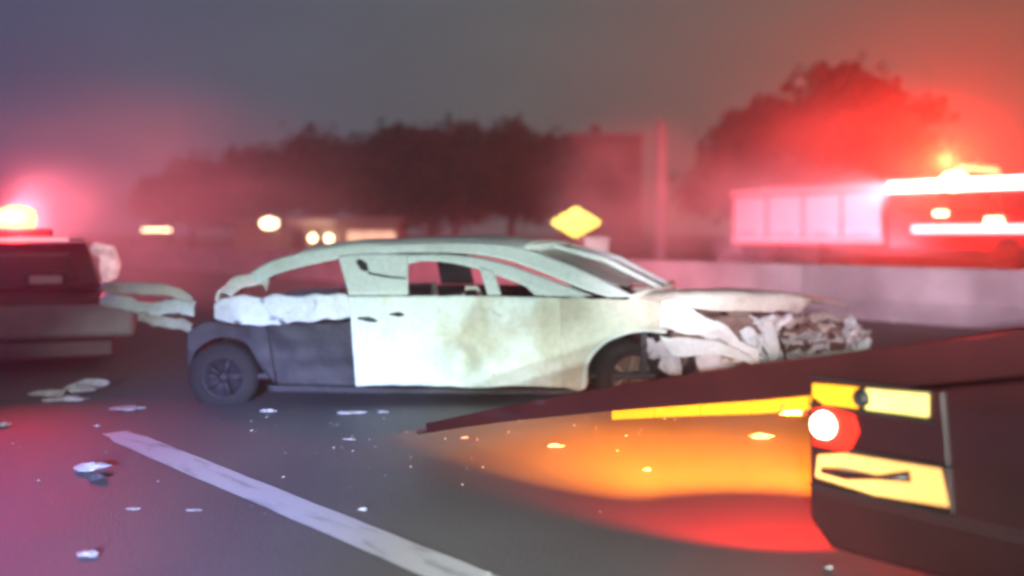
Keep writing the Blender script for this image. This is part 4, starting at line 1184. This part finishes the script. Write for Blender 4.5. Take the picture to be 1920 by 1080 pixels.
# thicker smoke drifting low behind the wreck and behind the police SUV
def smoke(label, c, r, dens, seed):
    bm = bmesh.new()
    bmesh.ops.create_icosphere(bm, subdivisions=3, radius=1.0)
    o = finish('smoke', bm, None, None, False)
    o.location = c; o.scale = r
    tag(o, label, 'smoke', None, 'stuff')
    m = bpy.data.materials.new('drifting_smoke'); m.use_nodes = True
    n, l = m.node_tree.nodes, m.node_tree.links
    n.clear()
    out = n.new('ShaderNodeOutputMaterial'); v = n.new('ShaderNodeVolumePrincipled')
    v.inputs['Color'].default_value = (0.93, 0.91, 0.93, 1); v.inputs['Anisotropy'].default_value = 0.1
    tc = n.new('ShaderNodeTexCoord')
    ln_ = n.new('ShaderNodeVectorMath'); ln_.operation = 'LENGTH'; l.new(tc.outputs['Object'], ln_.inputs[0])
    fo = n.new('ShaderNodeMapRange'); fo.interpolation_type = 'SMOOTHSTEP'
    fo.inputs[1].default_value = 1.0; fo.inputs[2].default_value = 0.25; fo.inputs[3].default_value = 0.0; fo.inputs[4].default_value = 1.0
    l.new(ln_.outputs['Value'], fo.inputs[0])
    mp = n.new('ShaderNodeMapping'); mp.inputs['Location'].default_value = (seed, seed * 0.7, 0); mp.inputs['Scale'].default_value = (1.0, 1.0, 0.8)
    l.new(tc.outputs['Object'], mp.inputs[0])
    nz = n.new('ShaderNodeTexNoise'); nz.inputs['Scale'].default_value = 2.2; nz.inputs['Detail'].default_value = 3
    l.new(mp.outputs[0], nz.inputs['Vector'])
    nr = n.new('ShaderNodeMapRange'); nr.inputs[1].default_value = 0.35; nr.inputs[2].default_value = 0.7; nr.inputs[3].default_value = 0.15; nr.inputs[4].default_value = dens
    nr.inputs[3].default_value = dens * 0.1
    l.new(nz.outputs['Fac'], nr.inputs[0])
    mu = n.new('ShaderNodeMath'); mu.operation = 'MULTIPLY'
    l.new(fo.outputs[0], mu.inputs[0]); l.new(nr.outputs[0], mu.inputs[1]); l.new(mu.outputs[0], v.inputs['Density'])
    l.new(v.outputs[0], out.inputs['Volume'])
    o.data.materials.append(m)
smoke('pink-lit smoke drifting up behind the yellow sign', (4.4, 36, 2.6), (4.6, 6.0, 3.6), 0.20, 2.0)
smoke('pink smoke bank drifting from the police SUV to the wreck', (-7.4, 19, 1.7), (6.0, 6.0, 2.9), 0.13, 5.0)
smoke('low pink smoke lying behind the wrecked car', (-0.8, 17.5, 0.6), (5.5, 4.0, 1.5), 0.06, 9.0)

# crumbs of window glass strewn round the wreck, too small to pick apart
rnd = random.Random(5)
verts, faces = [], []
for k in range(130):
    x = rnd.gauss(-0.6, 1.5); yy = 7.0 - abs(rnd.gauss(0, 1.1))
    if yy < 3.7: continue
    r_ = rnd.uniform(0.003, 0.008); i0 = len(verts)
    for q in range(3):
        an = rnd.uniform(0, 6.28); verts.append((x + math.cos(an) * r_ * 1.5, yy + math.sin(an) * r_ * 1.5, 0.003))
    verts.append((x, yy, r_ * 1.3))
    faces += [(i0, i0 + 1, i0 + 3), (i0 + 1, i0 + 2, i0 + 3), (i0 + 2, i0, i0 + 3)]
me = bpy.data.meshes.new('glass_crumbs'); me.from_pydata(verts, [], faces)
tag(link('glass_crumbs', me, M['shard']), 'fine crumbs of broken glass strewn in front of the wreck', 'glass', None, 'stuff')

smoke('dense red-lit smoke added round the fire engine cab for its halo', (12.6, 37.0, 3.4), (8.0, 4.5, 4.4), 0.10, 3.0)  # extra smoke added to give the cab lights a local halo
smoke('red-lit puff of smoke added round the police beacon for its halo', (-5.2, 10.6, 1.65), (1.6, 1.0, 0.9), 0.035, 6.0)  # small volume added to imitate the glare around the beacon
wl_ = thing('locker_fill_light', 'unseen fill lamp added behind the concrete barrier to light the fire engine', 'floodlight', (7.6, 36.0, 0))  # unseen lamp added to brighten the fire engine's lockers
box('lamp_body', (0, 0, 0.12), (0.3, 0.2, 0.2), M['black_plastic'], wl_, 0.02)
box('lamp_glass', (0.08, 0.09, 0.12), (0.24, 0.04, 0.16), M['pink_lamp'], wl_, 0.01)
spot('locker_fill_beam', (0.1, 0.25, 0.16), (4.5, 6.0, 1.6), (1.0, 0.30, 0.45), 6000, 110, 0.7, 0.06, wl_)
